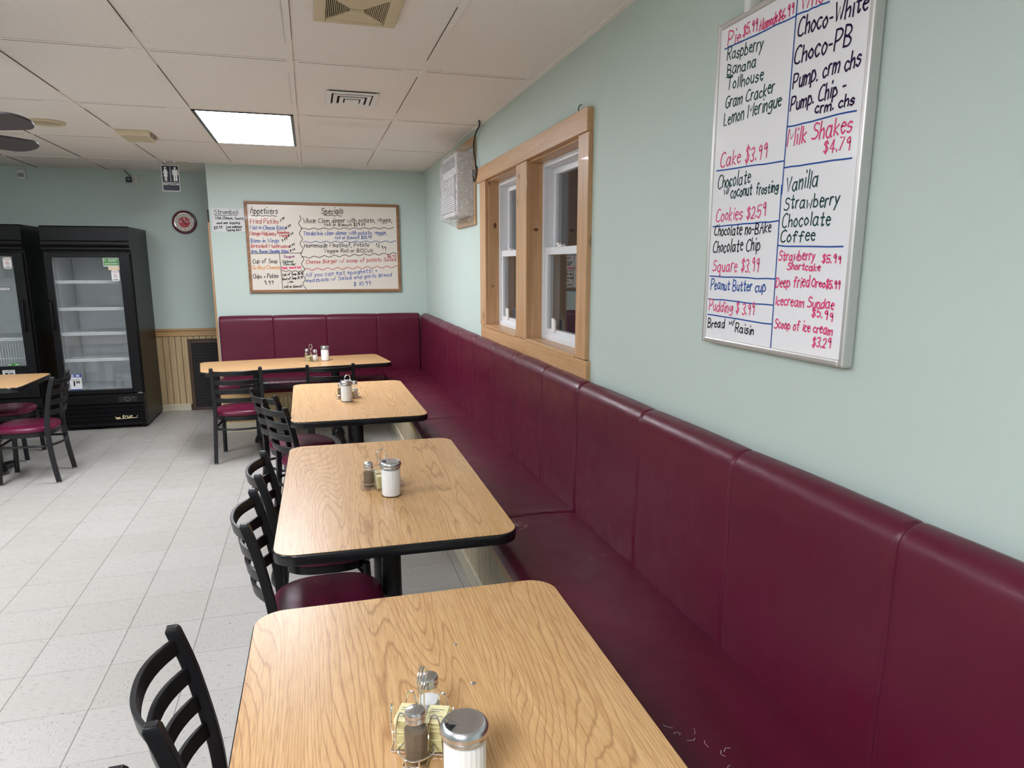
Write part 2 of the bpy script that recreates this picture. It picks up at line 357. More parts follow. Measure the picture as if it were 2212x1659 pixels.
# ------------------------------------------------------------ marker lettering (single-stroke hand)
G = {'A': '-04 3e 64|-19 59', 'B': '-0e 04|0e 4d 5b 39 09|09 48 66 44 04', 'C': '6d 4e 1c 08 15 44 65', 'D': '-0e 04|0e 4d 69 45 04', 'E': '-6e 0e 04 64|-09 49', 'F': '-6e 0e 04|-09 49',
'G': '6d 4e 1c 08 15 44 66 68|-68 48', 'H': '-0e 04|-6e 64|-09 69', 'I': '-1e 14', 'K': '-0e 04|-6e 08 64', 'L': '-0e 04 54', 'M': '-04 0e 48 8e 84', 'N': '-04 0e 64 6e', 'O': '3e 0b 07 34 67 6b 3e',
'P': '-04 0e|0e 4e 6c 49 08', 'R': '-04 0e|0e 4e 6c 49 09|-29 64', 'S': '6d 3e 1c 2a 59 66 34 05', 'T': '-0e 6e|-3e 34', 'U': '0e 06 34 66 6e', 'V': '-0e 34 6e', 'W': '-0e 24 4b 64 8e', 'Y': '-0e 39 6e|-39 34',
'a': '59 3a 19 06 24 45 59|-5a 55 64', 'b': '-0e 04|08 2a 48 56 34 04', 'c': '49 2a 08 06 24 45', 'd': '59 3a 19 06 24 45 59|-5e 54', 'e': '08 48 3a 1a 07 24 45', 'f': '5d 3e 2c 24|-0a 4a',
'g': '59 3a 19 07 25 47 59|5a 53 31 02', 'h': '-0e 04|08 3a 47 44', 'i': '-1a 14|-1d 1e', 'k': '-0e 04|-4a 07 44', 'l': '-1e 14', 'm': '-0a 04|08 2a 38 34|38 6a 78 74', 'n': '-0a 04|08 3a 47 44',
'o': '2a 08 06 24 46 48 2a', 'p': '-0a 01|08 2a 48 56 34 04', 'q': '59 3a 19 06 24 45 59|-5a 50 61', 'r': '-0a 04|07 1a 3a', 's': '49 2a 08 37 46 24 05', 't': '2d 25 34 45|-0a 4a', 'u': '0a 06 24 46|-4a 44',
'v': '-0a 24 4a', 'w': '-0a 14 38 54 6a', 'x': '-0a 44|-4a 04', 'y': '-0a 25|-4a 01', 'z': '-0a 4a 04 44', '0': '2e 0b 07 24 47 4b 2e', '1': '-0c 1e 14', '2': '0c 2e 4c 38 04|-04 44', '3': '0d 3e 4b 29|29 46 24 05',
'4': '-3e 07 57|-3e 34', '5': '-4e 0e 09|09 3a 47 24 05', '6': '3e 09 06 24 46 28 07', '7': '-0e 4e 14', '8': '29 0c 2e 4c 29 06 24 46 29', '9': '4b 2a 1c 3e 4b 44', '$': '4c 2e 0c 39 47 24 06|-2f 23', '.': '-04 05',
',': '-15 02', '-': '-08 38', '/': '-04 3f', '+': '-17 57|-35 39', ':': '-05 06|-19 1a'}
STK = [0]
def ribbon(mb, pts, w, mi, tf0):
    STK[0] += 1; dz = (STK[0] % 17) * 2.2e-5
    def tf(p, q):
        v = tf0(p, q); e = 1e-3; A, B = tf0(p + e, q), tf0(p, q + e)
        n = (Vector(A) - Vector(v)).cross(Vector(B) - Vector(v)).normalized(); return tuple(Vector(v) + n * dz)
    n = len(pts); L = []
    for i in range(n):
        a = pts[max(i - 1, 0)]; b = pts[min(i + 1, n - 1)]; dx, dy = b[0] - a[0], b[1] - a[1]; l = math.hypot(dx, dy) or 1e-6
        ex = (-1 if i == 0 else 1 if i == n - 1 else 0) * w * 0.4
        px, py = pts[i][0] + dx / l * ex, pts[i][1] + dy / l * ex
        L.append(((px - dy / l * w / 2, py + dx / l * w / 2), (px + dy / l * w / 2, py - dx / l * w / 2)))
    vs = [tf(*q) for pr in L for q in pr]
    mb.add(vs, [(2 * i, 2 * i + 1, 2 * i + 3, 2 * i + 2) for i in range(n - 1)], mi)
def text_line(mb, s, u0, v0, u1, v1, h, w, mi, tf, slant=0.1, rnd=None):
    x = 0; strokes = []
    for ch in s:
        if ch == ' ': x += 4.5; continue
        g = G[ch]; mx = 0; jy = rnd.uniform(-.7, .7) if rnd else 0; js = rnd.uniform(.9, 1.12) if rnd else 1
        for st in g.split('|'):
            straight = st[0] == '-'; st = st.lstrip('-')
            P = [(int(t[0], 36), int(t[1], 36) - 4) for t in st.split()]
            mx = max(mx, max(p[0] for p in P))
            j = lambda: (rnd.uniform(-.25, .25) if rnd else 0)
            P = [(p[0] + x + j(), p[1] * js + jy + j(), 0) for p in P]
            if not straight and len(P) > 2: P = [tuple(q) for q in smoothpath(P, 4)]
            elif len(P) == 2 or straight: pass
            strokes.append(P)
        x += mx + 2.2
    x -= 2.2; L = math.hypot(u1 - u0, v1 - v0); ux, uy = (u1 - u0) / L, (v1 - v0) / L; k = L / x
    for P in strokes:
        ribbon(mb, [(u0 + ux * (p[0] * k + slant * p[1] * h / 10), v0 + uy * p[0] * k + p[1] * h / 10) for p in P], w, mi, tf)
def write(spec, keys, tf, flip, wk, wmin, name, parent, rnd):
    mb = MB(); order = sorted(set(r[1] for r in spec))
    for r in spec:
        s, c, a0, b0, a1, b1, h = r; mi = order.index(c); u0, u1 = (-a0, -a1) if flip else (a0, a1)
        w = max(wmin, h * wk) * (1.2 if c == 'p' else 1)
        if s == '_':
            n = 8; ribbon(mb, [(u0 + (u1 - u0) * i / n, b0 + (b1 - b0) * i / n + rnd.uniform(-.0012, .0012)) for i in range(n + 1)], wmin, mi, tf)
        elif s == '~':
            L = math.hypot(u1 - u0, b1 - b0); n = max(8, int(L / 0.012)); nx, ny = -(b1 - b0) / L, (u1 - u0) / L; wl = 0.1 if L > 0.3 else 0.06
            ribbon(mb, [(u0 + (u1 - u0) * i / n + nx * h * math.sin(i / n * L / wl * 2 * PI), b0 + (b1 - b0) * i / n + ny * h * math.sin(i / n * L / wl * 2 * PI)) for i in range(n + 1)], wmin * 1.1, mi, tf)
        else: text_line(mb, s, u0, b0, u1, b1, h, w, mi, tf, 0.1, rnd)
    return mb.build(name, ['ink_' + c for c in order], parent, smooth=0)
def print_text(s, size, tf, name, mat, parent, align='CENTER', bold=0.0):
    cu = bpy.data.curves.new(name, 'FONT'); cu.body = s; cu.size = size; cu.align_x = align; cu.align_y = 'CENTER'; cu.offset = bold
    ob = bpy.data.objects.new(name, cu); COL.objects.link(ob)
    dg = bpy.context.evaluated_depsgraph_get(); me = ob.evaluated_get(dg).to_mesh()
    mb = MB(); mb.add([tf(v.co.x, v.co.y) for v in me.vertices], [tuple(p.vertices) for p in me.polygons])
    bpy.data.objects.remove(ob); bpy.data.curves.remove(cu)
    return mb.build(name, mat, parent, smooth=0)
# ------------------------------------------------------------ the setting
RN = random.Random(7)
mb = MB(); mb.box(XL - .1, W + .4, YF - .1, YR + .1, -0.08, 0); tag(mb.build('floor', 'floor', smooth=0), 'pale speckled vinyl tile floor with dark joints', 'floor', kind='structure')
mb = MB(); mb.box(XL - .1, W + .4, YF - .1, YR + .1, H, H + .06); ceil_o = tag(mb.build('ceiling', 'ceiling', smooth=0), 'beige suspended ceiling of rectangular tiles', 'ceiling', kind='structure')
mb = MB(); tw = 0.013
xs = [KX + i * CX_ for i in range(-6, 4)]; ys = [KY + j * CY_ for j in range(-7, 3)]
for x in xs:
    if XL < x < W: mb.box(x - tw, x + tw, YF, YR, H - .007, H - .0002)
for y in ys:
    if YF < y < YR: mb.box(XL, W, y - tw * .8, y + tw * .8, H - .0034, H - .0001)
mb.box(W - .022, W, YF, YR, H - .005, H - .0002); mb.box(-.91, W, YB - .02, YB, H - .005, H - .0002)
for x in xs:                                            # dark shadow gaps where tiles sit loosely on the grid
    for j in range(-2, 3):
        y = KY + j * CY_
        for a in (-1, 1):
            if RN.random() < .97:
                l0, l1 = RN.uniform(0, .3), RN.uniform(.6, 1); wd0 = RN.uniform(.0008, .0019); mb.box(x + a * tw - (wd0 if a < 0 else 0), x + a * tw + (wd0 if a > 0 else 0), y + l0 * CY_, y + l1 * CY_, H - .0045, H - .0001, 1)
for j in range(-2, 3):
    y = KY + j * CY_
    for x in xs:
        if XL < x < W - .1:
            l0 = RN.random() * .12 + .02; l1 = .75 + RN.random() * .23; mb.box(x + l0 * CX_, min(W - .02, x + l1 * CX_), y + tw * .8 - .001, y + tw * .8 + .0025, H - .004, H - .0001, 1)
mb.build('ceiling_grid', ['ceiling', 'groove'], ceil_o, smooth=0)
wy0, wy1, wz0, wz1 = 3.045, 4.81, 1.175, 2.165          # window opening in the right wall
mb = MB(); mb.box(W, W + .2, YF, wy0, 0, H); mb.box(W, W + .2, wy1, YR, 0, H); mb.box(W, W + .2, wy0, wy1, 0, wz0); mb.box(W, W + .2, wy0, wy1, wz1, H)
tag(mb.build('wall_right', 'wall', smooth=0), 'sage green wall on the right with window and menu board', 'wall', kind='structure')
mb = MB(); mb.box(-.91, W, YB, YB + .12, 0, H); tag(mb.build('wall_back', 'wall', smooth=0), 'sage green wall behind the corner bench', 'wall', kind='structure')
mb = MB(); mb.box(XL, W, YR, YR + .1, 0, H); tag(mb.build('wall_recess', 'wall', smooth=0), 'darker sage green wall behind the coolers', 'wall', kind='structure')
mb = MB(); mb.box(XL - .1, XL, YF, YR, 0, H); tag(mb.build('wall_left', 'wall', smooth=0), 'sage green wall on the left', 'wall', kind='structure')
mb = MB(); mb.box(XL, W, YF - .1, YF, 0, H); tag(mb.build('wall_front', 'wall', smooth=0), 'sage green wall behind the viewer', 'wall', kind='structure')

# wainscot on the recess wall, split by the return air grille
gx0, gx1 = -1.325, -0.80
w = thing('trim_1', 'pine beadboard wainscot with chair rail beside the cooler', 'wainscot', (0, YR, 0), kind='structure')
mb = MB(); mb.box(XL, -.3, -.006, 0, 0, .83, 1); x = XL
while x < -.3:
    z0 = .79 if gx0 - .01 < x < gx1 else .07
    mb.box(x, x + .0575, -.014, -.004, z0, .83); x += .0625
mb.build('beadboard', ['bead', 'groove'], w, smooth=0, bevel=.002)
mb = MB(); mb.box(XL, -.3, -.03, 0, .826, .885); mb.box(XL, -.3, -.042, 0, .885, .908); mb.build('chair_rail', 'pine_x', w, smooth=0, bevel=.004)
mb = MB(); mb.box(XL, gx0 - .02, YR - .02, YR, 0, .075); tag(mb.build('baseboard_recess', 'skirt', smooth=0, bevel=.003), 'cream baseboard under the pine wainscot', 'baseboard', kind='structure')
g = thing('return_air_grille', 'brown framed return air grille low on the wainscot wall', 'vent', (0, YR - .012, 0))
mb = MB()
for a in ((gx0, gx0 + .035, 0, .78), (gx1 - .035, gx1, 0, .78), (gx0 + .035, gx1 - .035, 0, .03), (gx0 + .035, gx1 - .035, .745, .78)): mb.box(a[0], a[1], -.022, -.003, a[2], a[3])
mb.build('frame', 'brown', g, smooth=0, bevel=.003)
mb = MB(); mb.box(gx0 + .03, gx1 - .03, -.004, -.002, .025, .75); mb.build('filter', 'dark', g, smooth=0)
mb = MB()
k = gx0 + .045
while k < gx1 - .03: mb.box(k, k + .0035, -.014, -.010, .028, .748); k += .0165
k = .05
while k < .745: mb.box(gx0 + .03, gx1 - .03, -.011, -.008, k, k + .003); k += .032
mb.build('grille_bars', 'mesh', g, smooth=0)
mb = MB(); mb.box(-.932, -.911, YB + .02, YB + .10, 0, 2.0); mb.box(-.930, -.911, YB + .02, YB + .06, 2.0, 2.12, 1)
mb.build('trim_2', ['pine_z', 'groove'], smooth=0, bevel=.003); tag(bpy.data.objects['trim_2'], 'thin wooden corner strip on the end of the bench wall', 'trim', kind='structure')

# windows and pine casing
cs = thing('trim_3', 'knotty pine casing around the pair of windows', 'window casing', (0, 0, 0), kind='structure')
T = .022
def boxpart(name, mat, par, b, bev=.003):
    m_ = MB(); m_.box(*b); return m_.build(name, mat, par, smooth=0, bevel=bev)
boxpart('head_casing', 'pine_y', cs, (W - .03, W + .002, 2.937, 5.03, 2.158, 2.256))
boxpart('side_casing', 'pine_z', cs, (W - T, W + .002, 2.935, 3.058, 1.175, 2.158)); boxpart('side_casing', 'pine_z', cs, (W - T, W + .002, 4.81, 4.97, 1.175, 2.158))
boxpart('mullion', 'pine_z', cs, (W - T, W + .09, 3.845, 4.052, 1.175, 2.158))
boxpart('apron', 'pine_y', cs, (W - T, W + .002, 2.915, 4.955, .99, 1.172))
boxpart('side_jamb', 'pine_z', cs, (W, W + .09, 4.80, 4.815, 1.175, 2.158)); boxpart('side_jamb', 'pine_z', cs, (W, W + .09, 3.04, 3.058, 1.175, 2.158))
boxpart('head_jamb', 'pine_y', cs, (W, W + .09, 3.05, 4.81, 2.148, 2.166))
boxpart('stool', 'pine_y', cs, (W - T - .004, W + .09, 3.058, 3.845, 1.168, 1.184)); boxpart('stool', 'pine_y', cs, (W - T - .004, W + .09, 4.052, 4.80, 1.168, 1.184))
MT['knot'] = plain('wood_knot', s2l(108, 66, 38), 0.5, 0, 0.4, 90)
for nx, p, r1, r2 in (('x', (W - T, 3.99, 2.09), .009, .016), ('x', (W - T, 4.0, 1.68), .004, .004), ('y', (W + .035, 3.845, 1.79), .015, .009), ('y', (W + .045, 4.80, 1.86), .012, .02), ('x', (W - T, 3.3, 1.09), .004, .006), ('x', (W - T, 3.9, 1.10), .005, .005), ('y', (W + .03, 4.80, 1.45), .006, .008)):
    mb = MB(); ring = []
    for sc, d in ((1, -.0004), (.9, .0004), (.05, .0006)):
        ring.append([(p[0] - d, p[1] + r1 * sc * math.cos(q * PI / 8), p[2] + r2 * sc * math.sin(q * PI / 8)) if nx == 'x' else (p[0] + r1 * sc * math.cos(q * PI / 8), p[1] - d, p[2] + r2 * sc * math.sin(q * PI / 8)) for q in range(16)])
    mb.ring(ring); mb.build('knot', 'knot', cs)
def window(n, y0, y1, label):
    z0, z1 = 1.184, 2.148; X = W + .072; zm = 1.672
    wn = thing('window_%d' % n, label, 'window', (0, 0, 0), kind='structure')
    def rg(name, x0, x1, a0, a1, b0, b1, t, par, tb=None):
        m_ = MB(); tb = tb or t
        m_.box(x0, x1, a0, a0 + t, b0, b1); m_.box(x0, x1, a1 - t, a1, b0, b1); m_.box(x0, x1, a0 + t, a1 - t, b0, b0 + tb); m_.box(x0, x1, a0 + t, a1 - t, b1 - t, b1)
        return m_.build(name, 'white_vinyl', par, smooth=0, bevel=.002)
    rg('window_frame', X, X + .1, y0, y1, z0, z1, .028, wn)
    up = rg('upper_sash', X + .055, X + .09, y0 + .026, y1 - .026, zm - .02, z1 - .024, .042, wn)
    lo = rg('lower_sash', X + .012, X + .05, y0 + .022, y1 - .022, z0 + .022, zm + .02, .04, wn, .04)
    for par, xx, b0, b1 in ((up, X + .072, zm, z1 - .06), (lo, X + .03, z0 + .06, zm - .01)):
        m_ = MB(); m_.box(xx - .002, xx + .002, y0 + .06, y1 - .06, b0, b1); m_.build('glass_pane', 'pane', par, smooth=0)
    ym = (y0 + y1) / 2 + .12
    m_ = MB(); m_.box(X + .004, X + .03, ym - .03, ym + .03, zm + .018, zm + .032); m_.box(X - .004, X + .012, ym - .012, ym + .025, zm + .03, zm + .04); m_.build('sash_lock', 'white', lo, bevel=.002)
    m_ = MB(); m_.prism([(0, 0), (.05, 0), (.05, .062), (.022, .075), (0, .075)], X + .002, X + .012, 0, lambda a, b, c: (c, y1 - .17 - a, z0 + .05 + b)); m_.build('tilt_tab', 'white', lo, bevel=.001)
    return wn
window(1, 3.058, 3.845, 'white double hung window nearer the viewer in the pine casing')
window(2, 4.052, 4.80, 'white double hung window farther away in the pine casing')
mb = MB(); mb.tube(smoothpath([(W, 3.075, 2.262), (W - .012, 3.075, 2.262), (W - .018, 3.075, 2.272), (W - .014, 3.07, 2.285), (W - .006, 3.066, 2.288)]), .0022, 6)
tag(mb.build('cup_hook', 'cord'), 'small black hook screwed in above the window casing', 'hook')

# ------------------------------------------------------------ ceiling fixtures
def light_panel(i, j, label):
    x0, x1 = KX + i * CX_ + tw, KX + (i + 1) * CX_ - tw; y0, y1 = KY + j * CY_ + tw, KY + (j + 1) * CY_ - tw
    t = thing('ceiling_light', label, 'ceiling light', ((x0 + x1) / 2, (y0 + y1) / 2, H), 0, 'fluorescent ceiling panels'); a, b = (x1 - x0) / 2, (y1 - y0) / 2
    m_ = MB(); m_.box(-a, a, -b, b, -.002, -.0005, 1)
    for q in ((-a, -a + .022, -b, b), (a - .02, a, -b, b)): m_.box(q[0], q[1], q[2], q[3], -.010, -.002)  # black strips stand in for the shaded open gaps beside the diffuser
    for q in ((-a, a, -b, -b + .006), (-a, a, b - .006, b)): m_.box(q[0], q[1], q[2], q[3], -.010, -.002)
    m_.build('frame', ['black_metal', 'dark'], t, smooth=0)
    m_ = MB(); m_.box(-a + .022, a - .02, -b + .006, b - .006, -.008, -.003); m_.build('diffuser', 'panel%d_%d' % (i, j), t, smooth=0)
LL = {(1, 0): 'bright white fluorescent ceiling panel before the back wall', (-2, -1): 'fluorescent ceiling panel outside the view left of the third table', (-2, -3): 'fluorescent ceiling panel outside the view left of the second table', (0, -5): 'fluorescent ceiling panel outside the view behind the nearest table'}
for q in LIGHT_CELLS: light_panel(q[0], q[1], LL[q[:2]])

v = thing('exhaust_vent', 'aged beige square exhaust vent in the ceiling', 'vent', (.22, 2.91, H))
mb = MB(); a = .157
for q in ((-a, -a + .045, -a, a), (a - .045, a, -a, a), (-a + .045, a - .045, -a, -a + .028), (-a + .045, a - .045, a - .028, a)): mb.box(q[0], q[1], q[2], q[3], -.022, -.0005)
mb.build('frame', 'beige', v, bevel=.004)
mb = MB(); mb.box(-a + .03, a - .03, -a + .02, a - .02, -.006, -.002); mb.build('duct', 'dark', v, smooth=0)
ix, iy = a - .045, a - .028
for s in (-1, 1):
    mb = MB()
    for k in range(13):
        x = s * (ix - .004 - k * .0068); hl = iy - (iy - .018) * (k + .5) / 13
        mb.box(x - .0012, x + .0012, -hl, hl, -.020, -.006)
    mb.build('louvers', 'beige', v, smooth=0)
mb = MB()
for s in (-1, 1): mb.prism([(-ix, s * iy), (ix, s * iy), (.025, s * .012), (-.025, s * .012)], -.018, -.012)
mb.box(-.027, .027, -.016, .016, -.025, -.012); mb.build('baffle', 'beige', v, bevel=.002)
mb = MB(); mb.box(-.138, -.115, -.152, -.147, -.0225, -.02); mb.build('status_slot', 'dark', v, smooth=0)

v = thing('supply_diffuser', 'white rectangular air diffuser in the ceiling beyond the beige vent', 'vent', (.285, 4.43, H))
mb = MB(); mb.box(-.13, .13, -.155, .155, -.002, -.0005, 1)
for k, (a, b, z) in enumerate(((.145, .17, -.012), (.105, .125, -.016), (.07, .085, -.02))):
    t_ = .03 if k == 0 else .022
    zz0 = z; zz1 = z + .005
    for q in ((-a, -a + t_, -b, b), (a - t_, a, -b, b), (-a + t_, a - t_, -b, -b + t_ * 1.2), (-a + t_, a - t_, b - t_ * 1.2, b)): mb.box(q[0], q[1], q[2], q[3], zz0, zz1)
mb.build('frame', ['white', 'dark'], v, bevel=.002); mb = MB(); mb.box(-.04, .04, -.045, .045, -.024, -.018); mb.build('center_plate', 'white', v, bevel=.002)

v = thing('round_vent', 'round beige speaker ring in the ceiling behind the fan blade', 'vent', (-1.67, 5.74, H))
mb = MB(); mb.lathe([(.115, -.0005), (.117, -.008), (.108, -.014), (.098, -.012), (.094, -.004)], seg=36); mb.build('rim', 'beige', v)
mb = MB(); mb.lathe([(.097, -.005), (.06, -.008), (.001, -.009)], seg=36); mb.build('cone', plain('vent_cone', s2l(176, 164, 140), .6), v)
v = thing('ceiling_fixture_box', 'small beige box fixture under the ceiling grid near the restroom sign', 'fixture', (-1.17, 6.06, H))
mb = MB(); mb.ring([[(-.115, -.17, -.0005), (.105, -.17, -.0005), (.105, .17, -.0005), (-.115, .17, -.0005)], [(-.10, -.15, -.038), (.09, -.15, -.038), (.09, .15, -.038), (-.10, .15, -.038)]])
mb.build('housing', 'beige', v, smooth=0, bevel=.004)
mb = MB(); mb.prism([(-.11, -.006), (.11, -.006), (.09, -.032), (-.09, -.032)], 0, .003, 0, lambda a, b, c: (.105 + (b + .006) * .42 + c, a, b)); mb.build('end_panel', plain('dark_end_panel', s2l(120, 100, 80), .3), v, smooth=0)  # darker brown panel over the right end of the box

FAN = (-1.645, 3.56, 2.15)
f = thing('ceiling_fan', 'dark ceiling fan reaching in from the upper left', 'fan', FAN)
mb = MB(); mb.lathe([(.001, -.05), (.07, -.05), (.105, -.02), (.105, .05), (.07, .075), (.02, .085)], seg=32); mb.build('motor', 'fan', f)
mb = MB(); mb.cyl((0, 0, .08), (0, 0, H - FAN[2] - .03), .012); mb.build('downrod', 'fan', f)
mb = MB(); mb.lathe([(.02, -.07), (.06, -.03), (.065, -.0005)], (0, 0, H - FAN[2]), 28); mb.build('canopy', 'fan', f)
for k in range(5):
    a = math.radians(-20 + 72 * k); ca, sa = math.cos(a), math.sin(a)
    out = [(.16, -.05), (.3, -.062), (.5, -.07)] + [(.585 + .075 * math.cos(t), .07 * math.sin(t)) for t in [math.radians(-80 + 16 * q) for q in range(11)]] + [(.5, .07), (.3, .062), (.16, .05)]
    pit = math.radians(-15)
    tf = lambda x, y, z: (x * ca - y * math.cos(pit) * sa, x * sa + y * math.cos(pit) * ca, z + y * math.sin(pit))
    mb = MB(); mb.prism(out, -.004, .004, 0, tf); b_ = mb.build('blade', 'fan', f)
    mb = MB(); mb.prism([(.08, -.02), (.24, -.035), (.24, .035), (.08, .02)], -.012, -.005, 0, tf); mb.build('blade_iron', 'fan', b_)

# restroom sign hung from the grid
s = thing('restroom_sign', 'navy restroom sign hanging from the ceiling grid', 'sign', (-1.205, 7.48, 0)); 
sx, sz0, sz1 = .0755, 2.27, 2.502
mb = MB(); mb.prism(rrect(2 * sx, sz1 - sz0, .014, 5, 0, (sz0 + sz1) / 2), -.0015, .0015, 0, lambda a, b, c: (a, c, b)); mb.build('plate', 'white', s, smooth=0)
mb = MB(); mb.prism(rrect(2 * sx - .009, sz1 - sz0 - .009, .011, 5, 0, (sz0 + sz1) / 2), -.0026, -.0012, 0, lambda a, b, c: (a, c, b)); mb.build('face', 'navy', s, smooth=0)
def disc(mb, cx, cz, r, y=-.0032, n=16): mb.add([(cx + r * math.cos(2 * PI * k / n), y, cz + r * math.sin(2 * PI * k / n)) for k in range(n)], [tuple(range(n))])
def poly(mb, pts, y=-.0032): mb.add([(a, y, b) for a, b in pts], [tuple(range(len(pts)))])
mb = MB(); zt = 2.478
disc(mb, -.041, zt, .0095); poly(mb, [(-.052, zt - .013), (-.03, zt - .013), (-.018, zt - .05), (-.024, zt - .052), (-.033, zt - .03), (-.023, zt - .077), (-.059, zt - .077), (-.049, zt - .03), (-.058, zt - .052), (-.064, zt - .05)])
poly(mb, [(-.051, zt - .077), (-.043, zt - .077), (-.043, zt - .117), (-.051, zt - .117)]); poly(mb, [(-.039, zt - .077), (-.031, zt - .077), (-.031, zt - .117), (-.039, zt - .117)])
disc(mb, .041, zt, .0095); poly(mb, [(.024, zt - .013), (.058, zt - .013), (.066, zt - .02), (.066, zt - .062), (.059, zt - .062), (.059, zt - .025), (.057, zt - .025), (.057, zt - .117), (.043, zt - .117), (.043, zt - .068), (.039, zt - .068), (.039, zt - .117), (.025, zt - .117), (.025, zt - .025), (.023, zt - .025), (.023, zt - .062), (.016, zt - .062), (.016, zt - .02)])
poly(mb, [(-.002, zt + .01), (.002, zt + .01), (.002, zt - .117), (-.002, zt - .117)]); poly(mb, [(-.066, zt - .128), (.066, zt - .128), (.066, zt - .131), (-.066, zt - .131)])
mb.build('pictogram', 'white', s, smooth=0)
print_text('RESTROOM', .0262, lambda a, b: (a, -.0033, 2.332 + b), 'lettering', 'white', s, bold=.0004)
for xx in (-.037, .041):
    mb = MB(); mb.tube([(xx, 0, H - .012), (xx, 0, H - .03), (xx + .004, 0, sz1 - .004)], .0018, 6); mb.build('hook_wire', 'steel', s)
    mb = MB(); mb.box(xx - .012, xx + .012, -.012, .012, H - .014, H - .004); mb.box(xx - .004, xx + .004, -.004, .004, H - .026, H - .014); mb.build('grid_clip', 'white', s, bevel=.002)

# wall clock
c = thing('wall_clock', 'round burgundy rimmed wall clock with white dial', 'clock', (-1.253, YR - .001, 2.034))
mb = MB(); mb.lathe([(.118, 0), (.122, .015), (.115, .03), (.098, .034), (.094, .026), (.094, .02)], seg=48, axis='Y', cap=False); mb.lathe([(.11, 0), (.001, .001)], seg=48, axis='Y'); mb.build('rim', 'rim', c)
mb = MB(); mb.lathe([(.098, .027), (.096, .031), (.092, .030), (.09, .02)], seg=48, axis='Y', cap=False); mb.build('bezel', 'chrome', c)
mb = MB(); mb.lathe([(.094, .018), (.001, .0185)], seg=48, axis='Y', cap=False); mb.build('dial', 'dial', c)
mb = MB(); mb.lathe([(.056, .019), (.001, .0195)], seg=36, axis='Y', cap=False); mb.build('center_disc', 'red', c)
for hnum in range(1, 13):
    a = PI / 2 - hnum * PI / 6; print_text(str(hnum), .021, lambda p, q, a=a: (.075 * math.cos(a) + p, -.0195, .075 * math.sin(a) + q), 'numeral', 'ink_n', c)
mb = MB(); tfc = lambda a, b: (a, -.0205, b)
ribbon(mb, [(-.044, .008), (-.038, .016), (-.026, .012), (-.03, 0), (-.04, -.004)], .006, 0, tfc); ribbon(mb, [(.008, .002), (.02, .008), (.03, .004), (.046, .01)], .005, 0, tfc); ribbon(mb, [(0, .045), (.001, .03), (.008, .02)], .007, 0, tfc)
mb.build('emblem', 'white', c, smooth=0)
mb = MB()
for a, l, w_ in ((-57, .042, .004), (146, .066, .003)):
    a = math.radians(a); ribbon(mb, [(-.014 * math.cos(a), -.014 * math.sin(a)), (l * math.cos(a), l * math.sin(a))], w_, 0, lambda p, q: (p, -.0225, q))
mb.build('hands', 'ink_n', c, smooth=0)

sc_ = thing('security_camera', 'small black and white security camera high on the recess wall', 'camera', (-1.70, YR - .001, 2.46))
mb = MB(); mb.lathe([(.035, 0), (.035, .008), (.02, .014), (.001, .015)], seg=24, axis='Y'); mb.cyl((0, -.012, 0), (-.015, -.05, -.01), .009); mb.build('mount', 'white', sc_)
mb = MB(); mb.prism(rrect(.056, .05, .012, 4), -.035, .035, 0, lambda a, b, d: (-.032 + a - d * .2, -.075 + d, -.015 + b)); mb.build('body', 'black_metal', sc_)
mb = MB(); mb.prism(rrect(.03, .018, .004, 3), -.0375, -.0345, 0, lambda a, b, d: (-.032 + a - d * .2, -.075 + d, -.013 + b)); mb.build('lens_window', plain('lens_grey', s2l(120, 126, 134), .2), sc_)
mb = MB(); mb.tube(smoothpath([(-.02, -.03, .02), (-.05, -.01, .05), (-.075, -.004, .075), (-.08, -.004, .0865)]), .004, 6); mb.build('cable', 'cord', sc_)
se = thing('wall_sensor', 'pale rectangular sensor high on the recess wall above the left cooler', 'sensor', (-2.705, YR - .001, 2.47))
mb = MB(); mb.box(-.036, .036, -.03, 0, -.05, .05); mb.build('case', 'paper', se, bevel=.006); mb = MB(); mb.prism(rrect(.05, .036, .008, 4), .03, .034, 0, lambda a, b, d: (a, -d, b - .006)); mb.build('lens', 'glide', se)
# ------------------------------------------------------------ corner bench
def loft(mb, prof, s0, s1, seams, tf, endr=.012, bulge=.0035, step=.035, gd=.0048, mi=0):
    """prof: closed outline (a, z); swept from s0 to s1 with pinched seams and rounded ends."""
    n = len(prof); ca = sum(p[0] for p in prof) / n; cz = sum(p[1] for p in prof) / n
    nrm = []
    for i in range(n):
        a, b = prof[i - 1], prof[(i + 1) % n]; dx, dz = b[0] - a[0], b[1] - a[1]; l = math.hypot(dx, dz) or 1; q = (dz / l, -dx / l)
        if (prof[i][0] - ca) * q[0] + (prof[i][1] - cz) * q[1] < 0: q = (-q[0], -q[1])
        nrm.append(q)
    S = set([s0, s0 + endr * .12, s0 + endr * .4, s0 + endr, s1 - endr, s1 - endr * .4, s1 - endr * .12, s1]); k = s0 + endr
    while k < s1 - endr: S.add(k); k += step
    for q in seams:
        for d in (-.03, -.018, -.01, -.005, -.002, 0, .002, .005, .01, .018, .03): S.add(q + d)
    cuts = sorted([s0, s1] + list(seams)); rings = []
    for s in sorted(S):
        if s < s0 or s > s1: continue
        e = min(s - s0, s1 - s); off = -(endr - math.sqrt(max(0, endr * endr - (endr - e) ** 2))) if e < endr else 0
        for q in seams: off -= gd * math.exp(-((s - q) / .0045) ** 2)
        for a, b in zip(cuts, cuts[1:]):
            if a <= s <= b: off += bulge * math.sin(PI * (s - a) / (b - a)) ** .6
        rings.append([tf(p[0] + q[0] * off, p[1] + q[1] * off, s) for p, q in zip(prof, nrm)])
    mb.ring(rings, mi)
